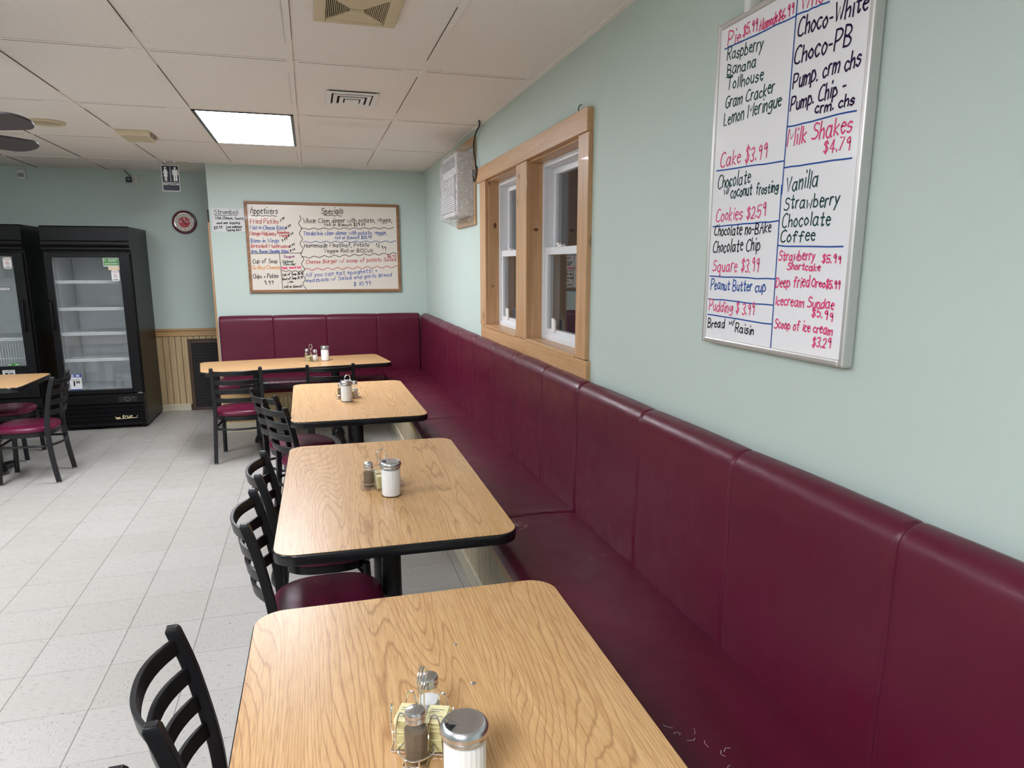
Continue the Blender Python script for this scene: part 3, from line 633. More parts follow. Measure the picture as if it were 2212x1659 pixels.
def arc(cx, cz, r, a0, a1, n=7): return [(cx + r * math.cos(math.radians(a0 + (a1 - a0) * k / n)), cz + r * math.sin(math.radians(a0 + (a1 - a0) * k / n))) for k in range(n + 1)]
BACK = [(.004, .40), (.004, 1.06)] + arc(.034, 1.06, .03, 180, 90, 4) + arc(.034, 1.035, .055, 90, 0, 8) + [(.09, .95), (.088, .85), (.09, .75), (.094, .65), (.094, .56), (.09, .49), (.085, .40)]
SEATF = .515                                                       # seat depth from the wall
SEAT = [(.05, .375), (.05, .49), (.12, .498), (.22, .503), (.32, .503), (.40, .498)] + arc(SEATF - .055, .443, .055, 80, -45, 9) + [(SEATF - .03, .385), (SEATF - .05, .375)]
right_tf = lambda a, z, s: (W - a, s, z)
back_tf = lambda a, z, s: (s, YB - a, z)
def bench(label, s0, s1, seams, tf, axis, seat0=None, seat1=None, pl=(None, None), wood='bead_fine'):
    t = thing('bench', label, 'bench', (0, 0, 0), 0, 'sections of the burgundy corner bench')
    mb = MB(); loft(mb, BACK, s0 + .001, s1 - .001, seams, tf, .016); mb.build('backrest', 'vinyl', t, smooth=50)
    a0, a1 = (seat0 or s0), (seat1 or s1)
    mb = MB(); loft(mb, SEAT, a0 + .0005, a1 - .0005, [], tf, .014, .004, .05); mb.build('seat', 'vinyl', t, smooth=50)
    p0, p1 = pl[0] if pl[0] is not None else s0, pl[1] if pl[1] is not None else s1
    d = SEATF - .035
    def bx(mb, d0, d1, q0, q1, z0, z1, mi=0):
        A, B = tf(d0, z0, q0), tf(d1, z1, q1); mb.box(min(A[0], B[0]), max(A[0], B[0]), min(A[1], B[1]), max(A[1], B[1]), z0, z1, mi)
    mb = MB(); bx(mb, .01, d - .012, p0, p1, 0, .375, 1); q = p0
    while q < p1 - .01: bx(mb, d - .016, d - .004, q, min(q + .034, p1), .06, .345); q += .038
    b_ = mb.build('plinth', [wood, 'groove'], t, smooth=0)
    mb = MB(); bx(mb, d - .016, d + .004, p0, p1, .335, .375); mb.build('seat_rail', 'pine_x', b_, smooth=0, bevel=.003)
    mb = MB(); bx(mb, d - .016, d + .008, p0, p1, 0, .095); mb.build('skirting', 'skirt', b_, smooth=0, bevel=.003)
    return t
BN = bench('nearest burgundy bench section below the large menu board', .46, 2.845, [1.064, 1.644, 2.229], right_tf, 'y')
BM = bench('burgundy bench section under the windows', 2.845, 4.96, [3.351, 3.882, 4.386], right_tf, 'y')
BC = bench('burgundy bench section running into the far right corner', 4.96, YB - .10, [5.449, 5.922, 6.40, 6.95], right_tf, 'y', None, YB - .098, (None, YB - .50))
BB = bench('burgundy bench section along the back wall under the specials board', -.893, W - .09, [-.381, .141, .651], back_tf, 'x', -.893, W - SEATF + .002, (-.88, W - SEATF + .03), 'bead')
def cracks(par, spots, name, zf, mat='tear', wd_=.0016):
    mb = MB(); r = RN
    for (x, y) in spots:
        for _ in range(1):
            px, py = x, y; a = r.uniform(0, PI); pts = [(px, py)]
            for _ in range(4): a += r.uniform(-.9, .9); pts.append((pts[-1][0] + math.cos(a) * .006, pts[-1][1] + math.sin(a) * .006))
            ribbon(mb, pts, wd_ * r.uniform(.6, 1.3), 0, lambda p, q: (p, q, zf + .0012))
    return mb.build(name, mat, par, smooth=0)
rc = random.Random(4)
for sx_, sy_, n_, sd_ in ((.79, 2.72, 26, .022), (.80, 1.30, 5, .022), (.835, 1.22, 4, .022), (.97, 2.2, 2, .1)):
    for q in range(n_): cracks(BN, [(sx_ + rc.gauss(0, sd_), sy_ + rc.gauss(0, sd_ * 1.2))], 'torn_vinyl', .5085)
mb = MB(); r_ = random.Random(3)
rows = []
for k in range(46):
    x = -.70 + .62 * k / 45
    rows.append([(x, YB - SEATF - .003 + r_.uniform(-.003, .003) + d, z + r_.uniform(-.002, .002)) for d, z in ((.075, .507), (.04, .500), (.012, .480), (-.001, .455), (-.001, .43), (.004, .41), (.03, .42), (.06, .48))])
mb.ring(rows); mb.build('torn_edge', 'tape', BB, smooth=60)

# ------------------------------------------------------------ tables
TZ = .73
def table(label, cx, cy, sx, sy, rz, along, spread, topmat):
    t = thing('dining_table', label, 'table', (cx, cy, 0), rz)
    o = rrect(sx, sy, .075, 8); i_ = rrect(sx - .008, sy - .008, .071, 8); o2 = rrect(sx - .012, sy - .012, .07, 8)
    mb = MB(); P = lambda ol, z: [(x, y, z) for x, y in ol]
    mb.ring([P(o2, TZ - .038), P(rrect(sx - .003, sy - .003, .074, 8), TZ - .036), P(o, TZ - .028), P(o, TZ - .008), P(rrect(sx - .003, sy - .003, .074, 8), TZ - .003), P(i_, TZ - .0015)]); mb.build('edge_band', 'black_gloss', t, smooth=50)
    mb = MB(); mb.ring([P(i_, TZ - .002), P(rrect(sx - .008, sy - .008, .071, 8), TZ)]); mb.build('tabletop', topmat, t, smooth=30)
    for s in (-1, 1):
        q = (s * spread, 0) if along == 'x' else (0, s * spread)
        mb = MB(); mb.cyl((q[0], q[1], .06), (q[0], q[1], TZ - .05), .037, seg=28); col = mb.build('pedestal_column', 'black_metal', t)
        mb = MB(); mb.box(q[0] - .16, q[0] + .16, q[1] - .03, q[1] + .03, TZ - .052, TZ - .039); mb.box(q[0] - .03, q[0] + .03, q[1] - .16, q[1] + .16, TZ - .052, TZ - .039); mb.build('top_plate', 'black_metal', col, smooth=0, bevel=.003)
        mb = MB(); mb.lathe([(.001, .03), (.06, .03), (.055, .06), (.042, .085), (.001, .085)], (q[0], q[1], 0), 24)
        ax = (0, 1) if along == 'x' else (1, 0)
        for sg in (-1, 1):
            mb.tube([(q[0], q[1], .06), (q[0] + sg * ax[0] * .2, q[1] + sg * ax[1] * .2, .032), (q[0] + sg * ax[0] * .27, q[1] + sg * ax[1] * .27, .022)], [.03, .026, .022], 10)
            mb.cyl((q[0] + sg * ax[0] * .25, q[1] + sg * ax[1] * .25, 0), (q[0] + sg * ax[0] * .25, q[1] + sg * ax[1] * .25, .03), .02, seg=12)
        mb.build('foot_bar', 'black_metal', t)
    return t
T1 = table('nearest oak laminate table with two metal screws in its top', .206, 1.085, .785, 1.35, math.radians(-.6), 'y', .26, 'oak_y')
T2 = table('oak laminate table second from the viewer with caddy at its middle', .243, 2.782, .785, 1.355, math.radians(-.8), 'y', .25, 'oak_y')
T3 = table('oak laminate table third from the viewer with two chairs on its left', .235, 4.68, .785, 1.335, math.radians(.5), 'y', .25, 'oak_y')
T4 = table('long oak laminate table in front of the back wall bench', -.158, 6.578, 1.595, .69, math.radians(8), 'x', .34, 'oak_x')
T0 = table('oak laminate table at the left edge before the coolers', -2.52, 6.10, .95, .725, 0, 'x', .14, 'oak_x')
for x, y, r in ((.276, 1.474, .0045), (.284, 1.313, .006)):
    mb = MB(); lx, ly = x - .206, y - 1.085; mb.lathe([(.001, TZ + .0018), (r * .6, TZ + .0018), (r, TZ + .0004), (r, TZ - .001)], (lx, ly, 0), 16); mb.build('screw', 'steel', T1)

# ------------------------------------------------------------ ladder back chairs
def make_chair():
    t = thing('dining_chair', 'x', 'chair', (0, 0, 0), 0, 'black ladder back chairs')
    N_ = 40; so = []
    for k in range(N_):
        a = 2 * PI * k / N_; c, s = math.cos(a), math.sin(a); w = .205 + .006 * s
        so.append((w * math.copysign(abs(c) ** .72, c), .198 * math.copysign(abs(s) ** .72, s)))
    P = lambda k, z: [(x * k, y * k, z) for x, y in so]
    mb = MB(); mb.ring([P(.93, .384), P(.985, .390), P(1.0, .402), P(.99, .414), P(.95, .424), P(.85, .431), P(.6, .436), P(.25, .438)]); mb.build('seat', 'vinyl_chair', t, smooth=60)
    mb = MB(); mb.ring([P(.86, .352), P(.94, .352), P(.95, .384), P(.86, .384)], closed=True); mb.build('seat_frame', 'black_metal', t)
    for s in (-1, 1):
        path = smoothpath([(s * .202, -.212, .008), (s * .197, -.190, .16), (s * .19, -.176, .31), (s * .184, -.174, .42), (s * .183, -.186, .53), (s * .183, -.215, .68), (s * .183, -.245, .785)], 4)
        rings = []
        for p in path: rings.append([(p.x + a * .014, p.y + b * .0155, p.z) for a, b in ((1, 1), (-1, 1), (-1, -1), (1, -1))])
        p = path[-1]; rings.append([(p.x + a * .010, p.y - .002 + b * .011, p.z + .009) for a, b in ((1, 1), (-1, 1), (-1, -1), (1, -1))])
        mb = MB(); mb.ring(rings); o = mb.build('back_leg', 'black_metal', t, smooth=30, bevel=.002)
        mb = MB(); mb.cyl((s * .202, -.213, 0), (s * .202, -.212, .01), .017, seg=12); mb.build('foot_glide', 'glide', o)
        mb = MB(); mb.tube([(s * .163, .155, .37), (s * .172, .172, .008)], .017, 14, sq=None); mb.tube([(s * .163, .12, .355), (s * .166, .16, .30)], .007, 8); o = mb.build('front_leg', 'black_metal', t)
        mb = MB(); mb.cyl((s * .172, .172, 0), (s * .172, .172, .01), .018, seg=12); mb.build('foot_glide', 'glide', o)
    for zc in (.749, .675, .601, .527):
        yb = {.749: -.235, .675: -.2145, .601: -.2, .527: -.186}[zc]
        rings = []
        for k in range(17):
            u = -1 + 2 * k / 16; x = u * .178; bow = -.058 * (1 - abs(u) ** 2.3); y = yb + bow
            rings.append([(x, y + .006, zc - .019), (x, y + .0, zc + .019), (x, y - .012, zc + .019), (x, y - .006, zc - .019)])
        mb = MB(); mb.ring(rings); mb.build('back_slat', 'black_metal', t, smooth=30, bevel=.002)
    hoop = smoothpath([(-.166, .15, .285), (-.185, 0, .285), (-.19, -.15, .285), (-.10, -.212, .285), (0, -.226, .285), (.10, -.212, .285), (.19, -.15, .285), (.185, 0, .285), (.166, .15, .285), (.08, .158, .285), (-.08, .158, .285)], 4, True)
    mb = MB(); mb.tube(hoop, .009, 8, closed=True); mb.build('stretcher', 'black_metal', t)
    return t
CHAIRS = [  # left and right back post tops as the sitter sees them
 ((-.341, 1.624), (-.313, 1.249), 'black ladder back chair at bottom left beside the nearest table, whole backrest in view'),
 ((-.345, 1.146), (-.340, .775), 'chair mostly cut off at bottom left with only a post tip in view'),
 ((-.243, 2.624), (-.240, 2.252), 'black ladder back chair at the near end of the second table'),
 ((-.239, 3.18), (-.237, 2.80), 'black ladder back chair at the far end of the second table'),
 ((-.316, 4.48), (-.176, 4.13), 'angled black ladder back chair with seat reaching under the third table, nearer of its pair'),
 ((-.404, 4.868), (-.257, 4.568), 'angled black ladder back chair behind its twin at the third table'),
 ((-.79, 5.92), (-.425, 5.92), 'black chair with burgundy seat at the left end of the long back table'),
 ((-.066, 5.925), (.308, 5.925), 'black chair tucked under the long back table behind the third table'),
 ((-1.838, 5.774), (-1.847, 6.134), 'black chair with burgundy seat seen sideways before the right cooler'),
 ((-2.72, 6.86), (-2.735, 6.495), 'black chair beyond the left edge table, only its burgundy seat and front legs in view')]
proto = make_chair()
for i, (pl, pr, lab) in enumerate(CHAIRS):
    pl, pr = Vector(pl), Vector(pr); lx = (pr - pl).normalized(); fac = Vector((-lx.y, lx.x)); org = (pl + pr) / 2 + fac * .245; rz = math.atan2(lx.y, lx.x)
    if i == 0: proto.location = (org.x, org.y, 0); proto.rotation_euler = (0, 0, rz); proto['label'] = lab
    else: dup(proto, (org.x, org.y, 0), rz, lab)

# ------------------------------------------------------------ condiments
def sugar_dispenser():
    t = thing('sugar_dispenser', 'x', 'sugar dispenser', (0, 0, 0), 0, 'sugar dispensers')
    mb = MB(); mb.lathe([(.001, 0), (.038, 0), (.0395, .004), (.0385, .010), (.0355, .014), (.0355, .113), (.036, .118)], seg=96, rib=.012, nrib=24, cap=True); mb.build('jar', 'jar', t, smooth=60)
    mb = MB(); mb.lathe([(.001, .004), (.033, .004), (.0342, .012), (.0342, .100), (.030, .104), (.001, .107)], seg=96, rib=.018, nrib=24); mb.build('sugar', 'sugar', t, smooth=60)
    mb = MB(); mb.lathe([(.036, .110), (.0375, .1105), (.0375, .115), (.0365, .1165), (.0375, .118), (.0405, .120), (.041, .125), (.0395, .130), (.0365, .1345), (.0335, .1365), (.0325, .1362), (.018, .1368), (.001, .137)], seg=48); l = mb.build('lid', 'steel', t)
    mb = MB(); mb.prism(rrect(.015, .012, .004, 4, -.0245, .004), .131, .1374); mb.build('pour_opening', 'dark', l, smooth=0)
    mb = MB(); mb.prism([(-.029, -.003), (-.016, -.0035), (-.016, .0115), (-.029, .011)], .1372, .1384, 0, lambda x, y, z: (x, y, z + (x + .016) * -.45)); mb.build('pour_flap', 'steel', l, smooth=0)
    return t
def shaker(kind):
    t = thing(kind + '_shaker', 'x', 'shaker', (0, 0, 0), 0, kind + ' shakers')
    oc = lambda r, z: [(r * math.cos(2 * PI * k / 32) * (1 + .03 * math.cos(8 * 2 * PI * k / 32)), r * math.sin(2 * PI * k / 32) * (1 + .03 * math.cos(8 * 2 * PI * k / 32)), z) for k in range(32)]
    mb = MB(); mb.ring([oc(.018, 0), oc(.0205, .004), oc(.0215, .05), oc(.0215, .066), oc(.0185, .076), oc(.0155, .081), oc(.0155, .086)]); mb.build('jar', 'jar', t, smooth=45)
    fill = .064 if kind == 'pepper' else .052
    mb = MB(); mb.ring([oc(.0165, .003), oc(.019, .006), oc(.0198, .05), oc(.0198, fill)]); mb.build('contents', kind, t, smooth=45)
    mb = MB(); mb.lathe([(.0165, .080), (.0182, .081), (.0182, .088), (.0175, .0895), (.0182, .091), (.0185, .097), (.0165, .1005), (.010, .103), (.001, .104)], seg=28); l = mb.build('lid', 'steel', t)
    mb = MB()
    for r, n in ((.0001, 1), (.0055, 5), (.0105, 9)):
        for k in range(n):
            a = 2 * PI * k / n; mb.lathe([(.0008, .1042 - r * .13), (.0001, .1044 - r * .13)], (r * math.cos(a), r * math.sin(a), 0), 8)
    mb.build('shaker_holes', 'dark', l, smooth=0)
    return t
def caddy():   # local: handle at centre, packets both sides along x, shakers along y
    t = thing('condiment_caddy', 'x', 'caddy', (0, 0, 0), 0, 'chrome wire condiment caddies')
    mb = MB(); r = .0016
    for x in (-.052, .052): mb.tube([(x, -.03, .004), (x, .03, .004)], r, 6)
    for y in (-.03, -.01, .01, .03): mb.tube([(-.052, y, .004), (.052, y, .004)], r, 6)
    for s in (-1, 1):      # rings that hold the shakers
        mb.tube(smoothpath([(-.026, s * .032, .026), (-.03, s * .06, .026), (0, s * .082, .026), (.03, s * .06, .026), (.026, s * .032, .026)], 6), r, 6)
        mb.tube([(-.02, s * .03, .004), (-.02, s * .068, .004), (.02, s * .068, .004), (.02, s * .03, .004)], r, 6)
        mb.tube(smoothpath([(-.012, s * .079, .026), (-.012, s * .08, .012), (-.012, s * .085, .0016), (-.012, s * .07, .0016)], 4), r, 6); mb.tube(smoothpath([(.012, s * .079, .026), (.012, s * .08, .012), (.012, s * .085, .0016), (.012, s * .07, .0016)], 4), r, 6)
    mb.build('rack', 'chrome', t)
    mb = MB()
    for x in (-.03, .03):
        for s in (-1, 1): mb.tube(smoothpath([(x - .014, s * .031, .004), (x - .012, s * .032, .05), (x - .006, s * .033, .078), (x, s * .0335, .084), (x + .006, s * .033, .078), (x + .012, s * .032, .05), (x + .014, s * .031, .004)], 5), r, 6)
    for s in (-1, 1): mb.tube(smoothpath([(s * .052, -.014, .004), (s * .056, -.012, .05), (s * .0575, 0, .078), (s * .056, .012, .05), (s * .052, .014, .004)], 5), r, 6)
    mb.build('packet_loops', 'chrome', t)
    mb = MB()
    for q in (-.0035, .0035):
        mb.tube(smoothpath([(q, 0, .004), (q, 0, .09), (q, -.004, .108), (q, -.016, .124)], 5), r, 6)
        mb.tube([(q * .7, .020 * math.sin(2 * PI * k / 28), .132 - .022 * math.cos(2 * PI * k / 28)) for k in range(28)], .0017, 8, closed=True)
    mb.build('ring_handle', 'chrome', t)
    return t
def packet():
    mb = MB(); mb.ring([[(-.019, -.026, z + e), (.019, -.026, z + e), (.019, .026, z + e), (-.019, .026, z + e)] for z, e in ((0, 0), (.0006, 0))], 0)
    mb = MB(); rows = []
    for k, (y, h) in enumerate(((-.027, .0002), (-.021, .0003), (-.012, .0012), (0, .0016), (.012, .0012), (.021, .0003), (.027, .0002))):
        rows.append([(-.0185, y, .0017 - h * .6), (0, y, .0017 - h), (.0185, y, .0017 - h * .6), (.0185, y, .0017 + h * .6), (0, y, .0017 + h), (-.0185, y, .0017 + h * .6)])
    mb.ring(rows); o = mb.build('sweetener_packet', 'packet', None, smooth=40)
    mb = MB(); 
    for k, (a, b, y) in enumerate(((-.013, .011, .012), (-.013, .004, .006), (-.012, .013, -.008), (-.012, .006, -.014))): mb.box(a, b, y - .0008, y + .0008, .0033, .0034)
    mb.build('print', 'acgrey', o, smooth=0)
    return o
SETS = [  # table word, caddy (x, y, rotation), sugar (x, y), flap rotation, packets per stack, shaker kinds (near, far)
 ('on the nearest table', (.156, 1.151, -.387), (.2045, 1.008), .3, 16, 'pepper', 'salt'),
 ('on the second table', (.232, 2.714, -1.44), (.256, 2.604), .3, 14, 'pepper', 'salt'),
 ('on the third table', (.201, 4.695, -1.109), (.187, 4.578), .5, 12, 'pepper', 'salt'),
 ('on the long back table', (-.03, 6.635, .75), (.094, 6.63), 2.0, 12, 'salt', 'pepper')]
PR = dict(s=sugar_dispenser(), salt=shaker('salt'), pepper=shaker('pepper'), c=caddy(), p=packet()); first = {}
def put(key, loc, rz, label):
    o = PR[key]
    if key not in first: first[key] = 1; o.location = loc; o.rotation_euler = (0, 0, rz); o['label'] = label; return o
    return dup(o, loc, rz, label)
PR['p']['category'] = 'sweetener packet'
for wd_, (cx, cy, cr), (sx, sy), fr, n, near, far in SETS:
    put('s', (sx, sy, TZ), fr, 'glass sugar dispenser with metal lid ' + wd_)
    put('c', (cx, cy, TZ), cr, 'chrome wire condiment caddy with ring handle ' + wd_)
    for s, kd in ((-1, near), (1, far)):
        x, y = 0, s * .052; put(kd, (cx + x * math.cos(cr) - y * math.sin(cr), cy + x * math.sin(cr) + y * math.cos(cr), TZ + .006), cr, 'glass %s shaker with metal lid in the caddy %s' % (kd, wd_))
    for s in (-1, 1):
        for k in range(n):
            x, y = s * .027 + RN.uniform(-.0015, .0015), RN.uniform(-.002, .002)
            o = put('p', (cx + x * math.cos(cr) - y * math.sin(cr), cy + x * math.sin(cr) + y * math.cos(cr), TZ + .0058 + k * .0037), cr + RN.uniform(-.07, .07), 'yellow sweetener packet stacked in the wire caddy ' + wd_)
            o['group'] = 'yellow sweetener packets ' + wd_

# ------------------------------------------------------------ glass door coolers
def cooler(label, x0, x1, yf, yb, zt, gl, doorx, shelves, shelf_back=True):
    t = thing('display_cooler', label, 'refrigerator', (0, 0, 0), 0, 'black glass door coolers')
    s = .035; zb, zd0, zd1, zh = .02, .36, 1.70, 1.725
    mb = MB(); mb.box(x0, x0 + s, yf + .05, yb, zb, zt); mb.box(x1 - s, x1, yf + .05, yb, zb, zt); mb.box(x0 + s, x1 - s, yb - .04, yb, zb, zt); mb.box(x0 + s, x1 - s, yf + .05, yb - .04, zd1 - .02, zt); mb.box(x0 + s, x1 - s, yf + .07, yb - .04, zb, zd0 + .005)
    mb.build('cabinet', 'fridge_black', t, smooth=0, bevel=.004)
    i = .004; mb = MB(); a0, a1, b1 = x0 + s, x1 - s, yb - .04
    mb.box(a0, a0 + i, yf + .06, b1, zd0, zd1 - .02); mb.box(a1 - i, a1, yf + .06, b1, zd0, zd1 - .02); mb.box(a0, a1, b1 - i, b1, zd0, zd1 - .02); mb.box(a0, a1, yf + .06, b1, zd0, zd0 + .012); mb.box(a0, a1, yf + .06, b1, zd1 - .03, zd1 - .02); mb.build('liner', 'liner', t, smooth=0)
    mb = MB()
    for xx in (a0 + .006, a1 - .012):
        for yy in (yf + .16, b1 - .08): mb.box(xx, xx + .006, yy, yy + .02, zd0 + .05, zd1 - .05)
    mb.build('shelf_standards', 'glide', t, smooth=0)
    for z in shelves:
        mb = MB()
        for yy in (yf + .10, yf + .30, b1 - .03): mb.tube([(a0 + .012, yy, z), (a1 - .012, yy, z)], .004, 6)
        k = a0 + .02
        while k < a1 - .015: mb.tube([(k, yf + .10, z + .004), (k, b1 - .03, z + .004)], .0018, 5); k += .026
        sh = mb.build('shelf', 'wire_white', t)
        mb = MB(); mb.box(a0 + .01, a1 - .01, yf + .088, yf + .094, z - .014, z + .014); k = a0 + .02
        while k < a1 - .03: mb.box(k, k + .010, yf + .0872, yf + .0882, z - .004, z + .003, 1); k += .02
        mb.build('price_rail', ['wire_white', 'acgrey'], sh, smooth=0)
    pr = [(yf + .06, zh), (yf - .005, zh), (yf - .012, zh + .008), (yf - .012, zh + .022), (yf + .003, zh + .032), (yf - .002, zh + .04), (yf - .010, zh + .052), (yf - .010, zh + .075), (yf + .004, zh + .088), (yf + .004, zt - .012), (yf + .012, zt), (yf + .06, zt)]
    mb = MB(); mb.ring([[(x, y, z) for y, z in pr] for x in (x0, x1)]); mb.build('header_panel', 'fridge_black', t, smooth=20)
    pr = [(yf + .07, .03), (yf + .02, .03)]
    for k in range(5):
        z = .045 + k * .042; pr += [(yf + .012, z), (yf - .004, z + .012), (yf - .004, z + .02), (yf + .014, z + .033)]
    pr += [(yf + .004, .262), (yf + .002, .335), (yf + .014, .35), (yf + .07, .35)]
    mb = MB(); mb.ring([[(x, y, z) for y, z in pr] for x in (x0 + .012, x1 - .012)]); mb.box(x0, x0 + .012, yf, yf + .07, .03, .35); mb.box(x1 - .012, x1, yf, yf + .07, .03, .35)
    gr = mb.build('louver_grille', 'fridge_black', t, smooth=25)
    mb = MB()
    for xx in (x0 + .05, x1 - .05):
        for yy in (yf + .09, yb - .06): mb.cyl((xx, yy, 0), (xx, yy, .03), .02, seg=12)
    mb.build('foot', 'fridge_dark', t)
    for (d0, d1, g0, g1, hx) in doorx:
        mb = MB(); z0, z1 = zd0, zd1; G0, G1 = gl
        mb.box(d0, g0, yf, yf + .045, z0, z1); mb.box(g1, d1, yf, yf + .045, z0, z1); mb.box(g0, g1, yf, yf + .045, z0, G0); mb.box(g0, g1, yf, yf + .045, G1, z1)
        dr = mb.build('door', 'fridge_black', t, smooth=0, bevel=.004)
        mb = MB(); mb.box(g0 - .004, g1 + .004, yf + .016, yf + .02, G0 - .004, G1 + .004); mb.build('glass_pane', 'fridge_glass', dr, smooth=0)
        mb = MB(); mb.box(d0 + .01, d1 - .01, yf + .045, yf + .058, z0 + .01, G0 - .01); mb.build('gasket', 'fridge_dark', dr, smooth=0)
        mb = MB(); mb.tube(smoothpath([(hx, yf - .002, .99), (hx, yf - .03, 1.01), (hx, yf - .034, 1.12), (hx, yf - .03, 1.24), (hx, yf - .002, 1.26)], 5), .011, 10); mb.build('door_handle', 'fridge_black', dr)
    return t, gr
F = 7.56
CO, GR = cooler('tall black single door glass cooler next to the pine wainscot', -2.365, -1.632, F, YR - .03, 1.945, (.40, 1.658), [(-2.355, -1.642, -2.30, -1.733, -2.335)], [1.430, 1.174, .936, .683])
mb = MB(); mb.box(-1.69, -1.64, F - .012, F + .01, .352, .358); mb.cyl((-1.665, F - .006, .350), (-1.665, F - .006, .366), .008, seg=12); mb.build('hinge', 'steel', CO)
def sticker(par, name, x0, x1, z0, z1, mat, y, r=.004, lab=None):
    mb = MB(); mb.prism(rrect(x1 - x0, z1 - z0, r, 4, (x0 + x1) / 2, (z0 + z1) / 2), y - .001, y, 0, lambda a, b, c: (a, c, b)); o = mb.build(name, mat, par, smooth=0)
    if lab: o['label'] = lab
    return o
def lines(par, rows, y, mat='ink_n'):
    mb = MB()
    for x0, x1, z, h in rows: mb.box(x0, x1, y - .0014, y - .0011, z - h / 2, z + h / 2)
    return mb.build('print', mat, par, smooth=0)
yg = F + .0155
g_ = sticker(CO, 'sticker', -1.872, -1.733, 1.575, 1.657, 'paper', yg, .002, 'green and white sticker'); sticker(g_, 'green_field', -1.866, -1.740, 1.584, 1.651, 'green', yg - .0011, .002)
lines(g_, [(-1.83, -1.748, 1.640, .004), (-1.83, -1.752, 1.631, .004), (-1.83, -1.76, 1.622, .004), (-1.86, -1.748, 1.603, .005), (-1.86, -1.752, 1.594, .003)], yg - .0012, 'sticker_pale' if 'sticker_pale' in MT else 'paper')
mb = MB(); ribbon(mb, [(-1.857 + .011 * math.cos(q) , 1.632 + .008 * math.sin(q)) for q in [k * PI / 8 for k in range(17)]], .004, 0, lambda a, b: (a, yg - .0026, b)); mb.build('emblem', 'paper', g_, smooth=0)
sticker(CO, 'sticker', -1.832, -1.735, 1.541, 1.574, 'cream', yg, .001, 'blank cream sticker')
def balance_tag(par, x0, x1, z0, z1, y):
    o = sticker(par, 'sticker', x0, x1, z0, z1, 'white', y, .018, 'white rounded sticker with red lettering'); cx = (x0 + x1) / 2; k = (z1 - z0) / .1
    for s, dz, sz, mt in (('BALANCE', .035, .0125, 'ink_r'), ('EAT', .013, .014, 'ink_r'), ('DRINK', -.004, .012, 'ink_r'), ('+ BE', -.018, .009, 'ink_n')): print_text(s, sz, lambda a, b, dz=dz: (cx + a, y - .0013, (z0 + z1) / 2 + dz * k + b), 'lettering', mt, o, bold=.0003)
    lines(o, [(cx - .022, cx + .022, z0 + .014, .010)], y, 'acgrey')
balance_tag(CO, -1.812, -1.744, 1.436, 1.540, yg)
p_ = sticker(CO, 'price_card', -2.268, -2.167, .403, .560, 'paper', yg, .001, 'white price card with blue bands'); sticker(p_, 'blue_band', -2.268, -2.167, .527, .560, 'blue', yg - .0011, .001); sticker(p_, 'blue_band', -2.268, -2.167, .403, .413, 'blue', yg - .0011, .001)
lines(p_, [(-2.262, -2.225, .552, .005), (-2.262, -2.23, .543, .005), (-2.262, -2.226, .534, .005), (-2.212, -2.18, .549, .007), (-2.212, -2.18, .538, .007)], yg - .0012, 'paper')
print_text('20 oz BOTTLE', .0125, lambda a, b: (-2.215 + a, yg - .0014, .504 + b), 'lettering', 'ink_n', p_, bold=.0003)
print_text('1', .066, lambda a, b: (-2.232 + a, yg - .0014, .466 + b), 'lettering', 'ink_n', p_, bold=.003); print_text('99', .036, lambda a, b: (-2.199 + a, yg - .0014, .477 + b), 'lettering', 'ink_n', p_, bold=.0015)
# controller window and script badge on the lower grille
mb = MB(); mb.box(-1.86, -1.70, F - .0005, F + .004, .268, .325); ct = mb.build('controller', 'fridge_dark', GR, smooth=0)
lines(ct, [(-1.80, -1.77, .280, .003), (-1.812, -1.807, .300, .012), (-1.767, -1.762, .300, .012), (-1.805, -1.770, .315, .002), (-1.745, -1.72, .316, .002)], F + .0002, 'glide')
mb = MB(); tb = lambda a, b: (a, F - .0065, b)
ribbon(mb, [(-1.905, .128), (-1.902, .103), (-1.716, .109), (-1.711, .132)], .0045, 0, tb)
text_line(mb, 'true', -1.85, .109, -1.762, .112, .034, .005, 0, tb, .35)
ribbon(mb, [(-1.895, .114), (-1.868, .115)], .011, 0, tb); mb.build('badge', 'gold', GR, smooth=0)
F2 = 7.52
C2, G2 = cooler('black sliding door glass cooler cut off at the left edge', -3.65, -2.500, F2, YR - .03, 1.950, (.66, 1.668), [(-3.64, -3.075, -3.59, -3.13, -3.615), (-3.075, -2.51, -3.03, -2.592, -2.551)], [.905])
y2 = F2 + .0155
balance_tag(C2, -2.672, -2.604, 1.553, 1.655, y2)
mb = MB(); mb.prism([(-2.79, 1.372), (-2.748, 1.405), (-2.748, 1.389), (-2.64, 1.389), (-2.64, 1.356), (-2.748, 1.356), (-2.748, 1.340)], y2 - .001, y2, 0, lambda a, b, c: (a, c, b)); ar = mb.build('sticker', 'ink_n', C2, smooth=0)
mb = MB(); mb.prism([(-2.783, 1.372), (-2.752, 1.397), (-2.752, 1.385), (-2.644, 1.385), (-2.644, 1.360), (-2.752, 1.360), (-2.752, 1.347)], y2 - .0016, y2 - .0008, 0, lambda a, b, c: (a, c, b)); mb.build('arrow_face', 'paper', ar, smooth=0); ar['label'] = 'white arrow sticker'
print_text('Slide To Open', .0155, lambda a, b: (-2.693 + a, y2 - .0020, 1.3725 + b), 'lettering', 'ink_n', ar, bold=.0004)
mb = MB(); k = -3.58                                                       # wire dividers standing on the lower shelf
while k < -2.56: mb.tube([(k, F2 + .12, .43), (k, F2 + .12, .89)], .003, 6); k += .022
for z in (.885, .72, .60): mb.tube([(-3.6, F2 + .116, z), (-2.55, F2 + .116, z)], .004, 6)
mb.build('wire_rack', 'wire_white', C2)
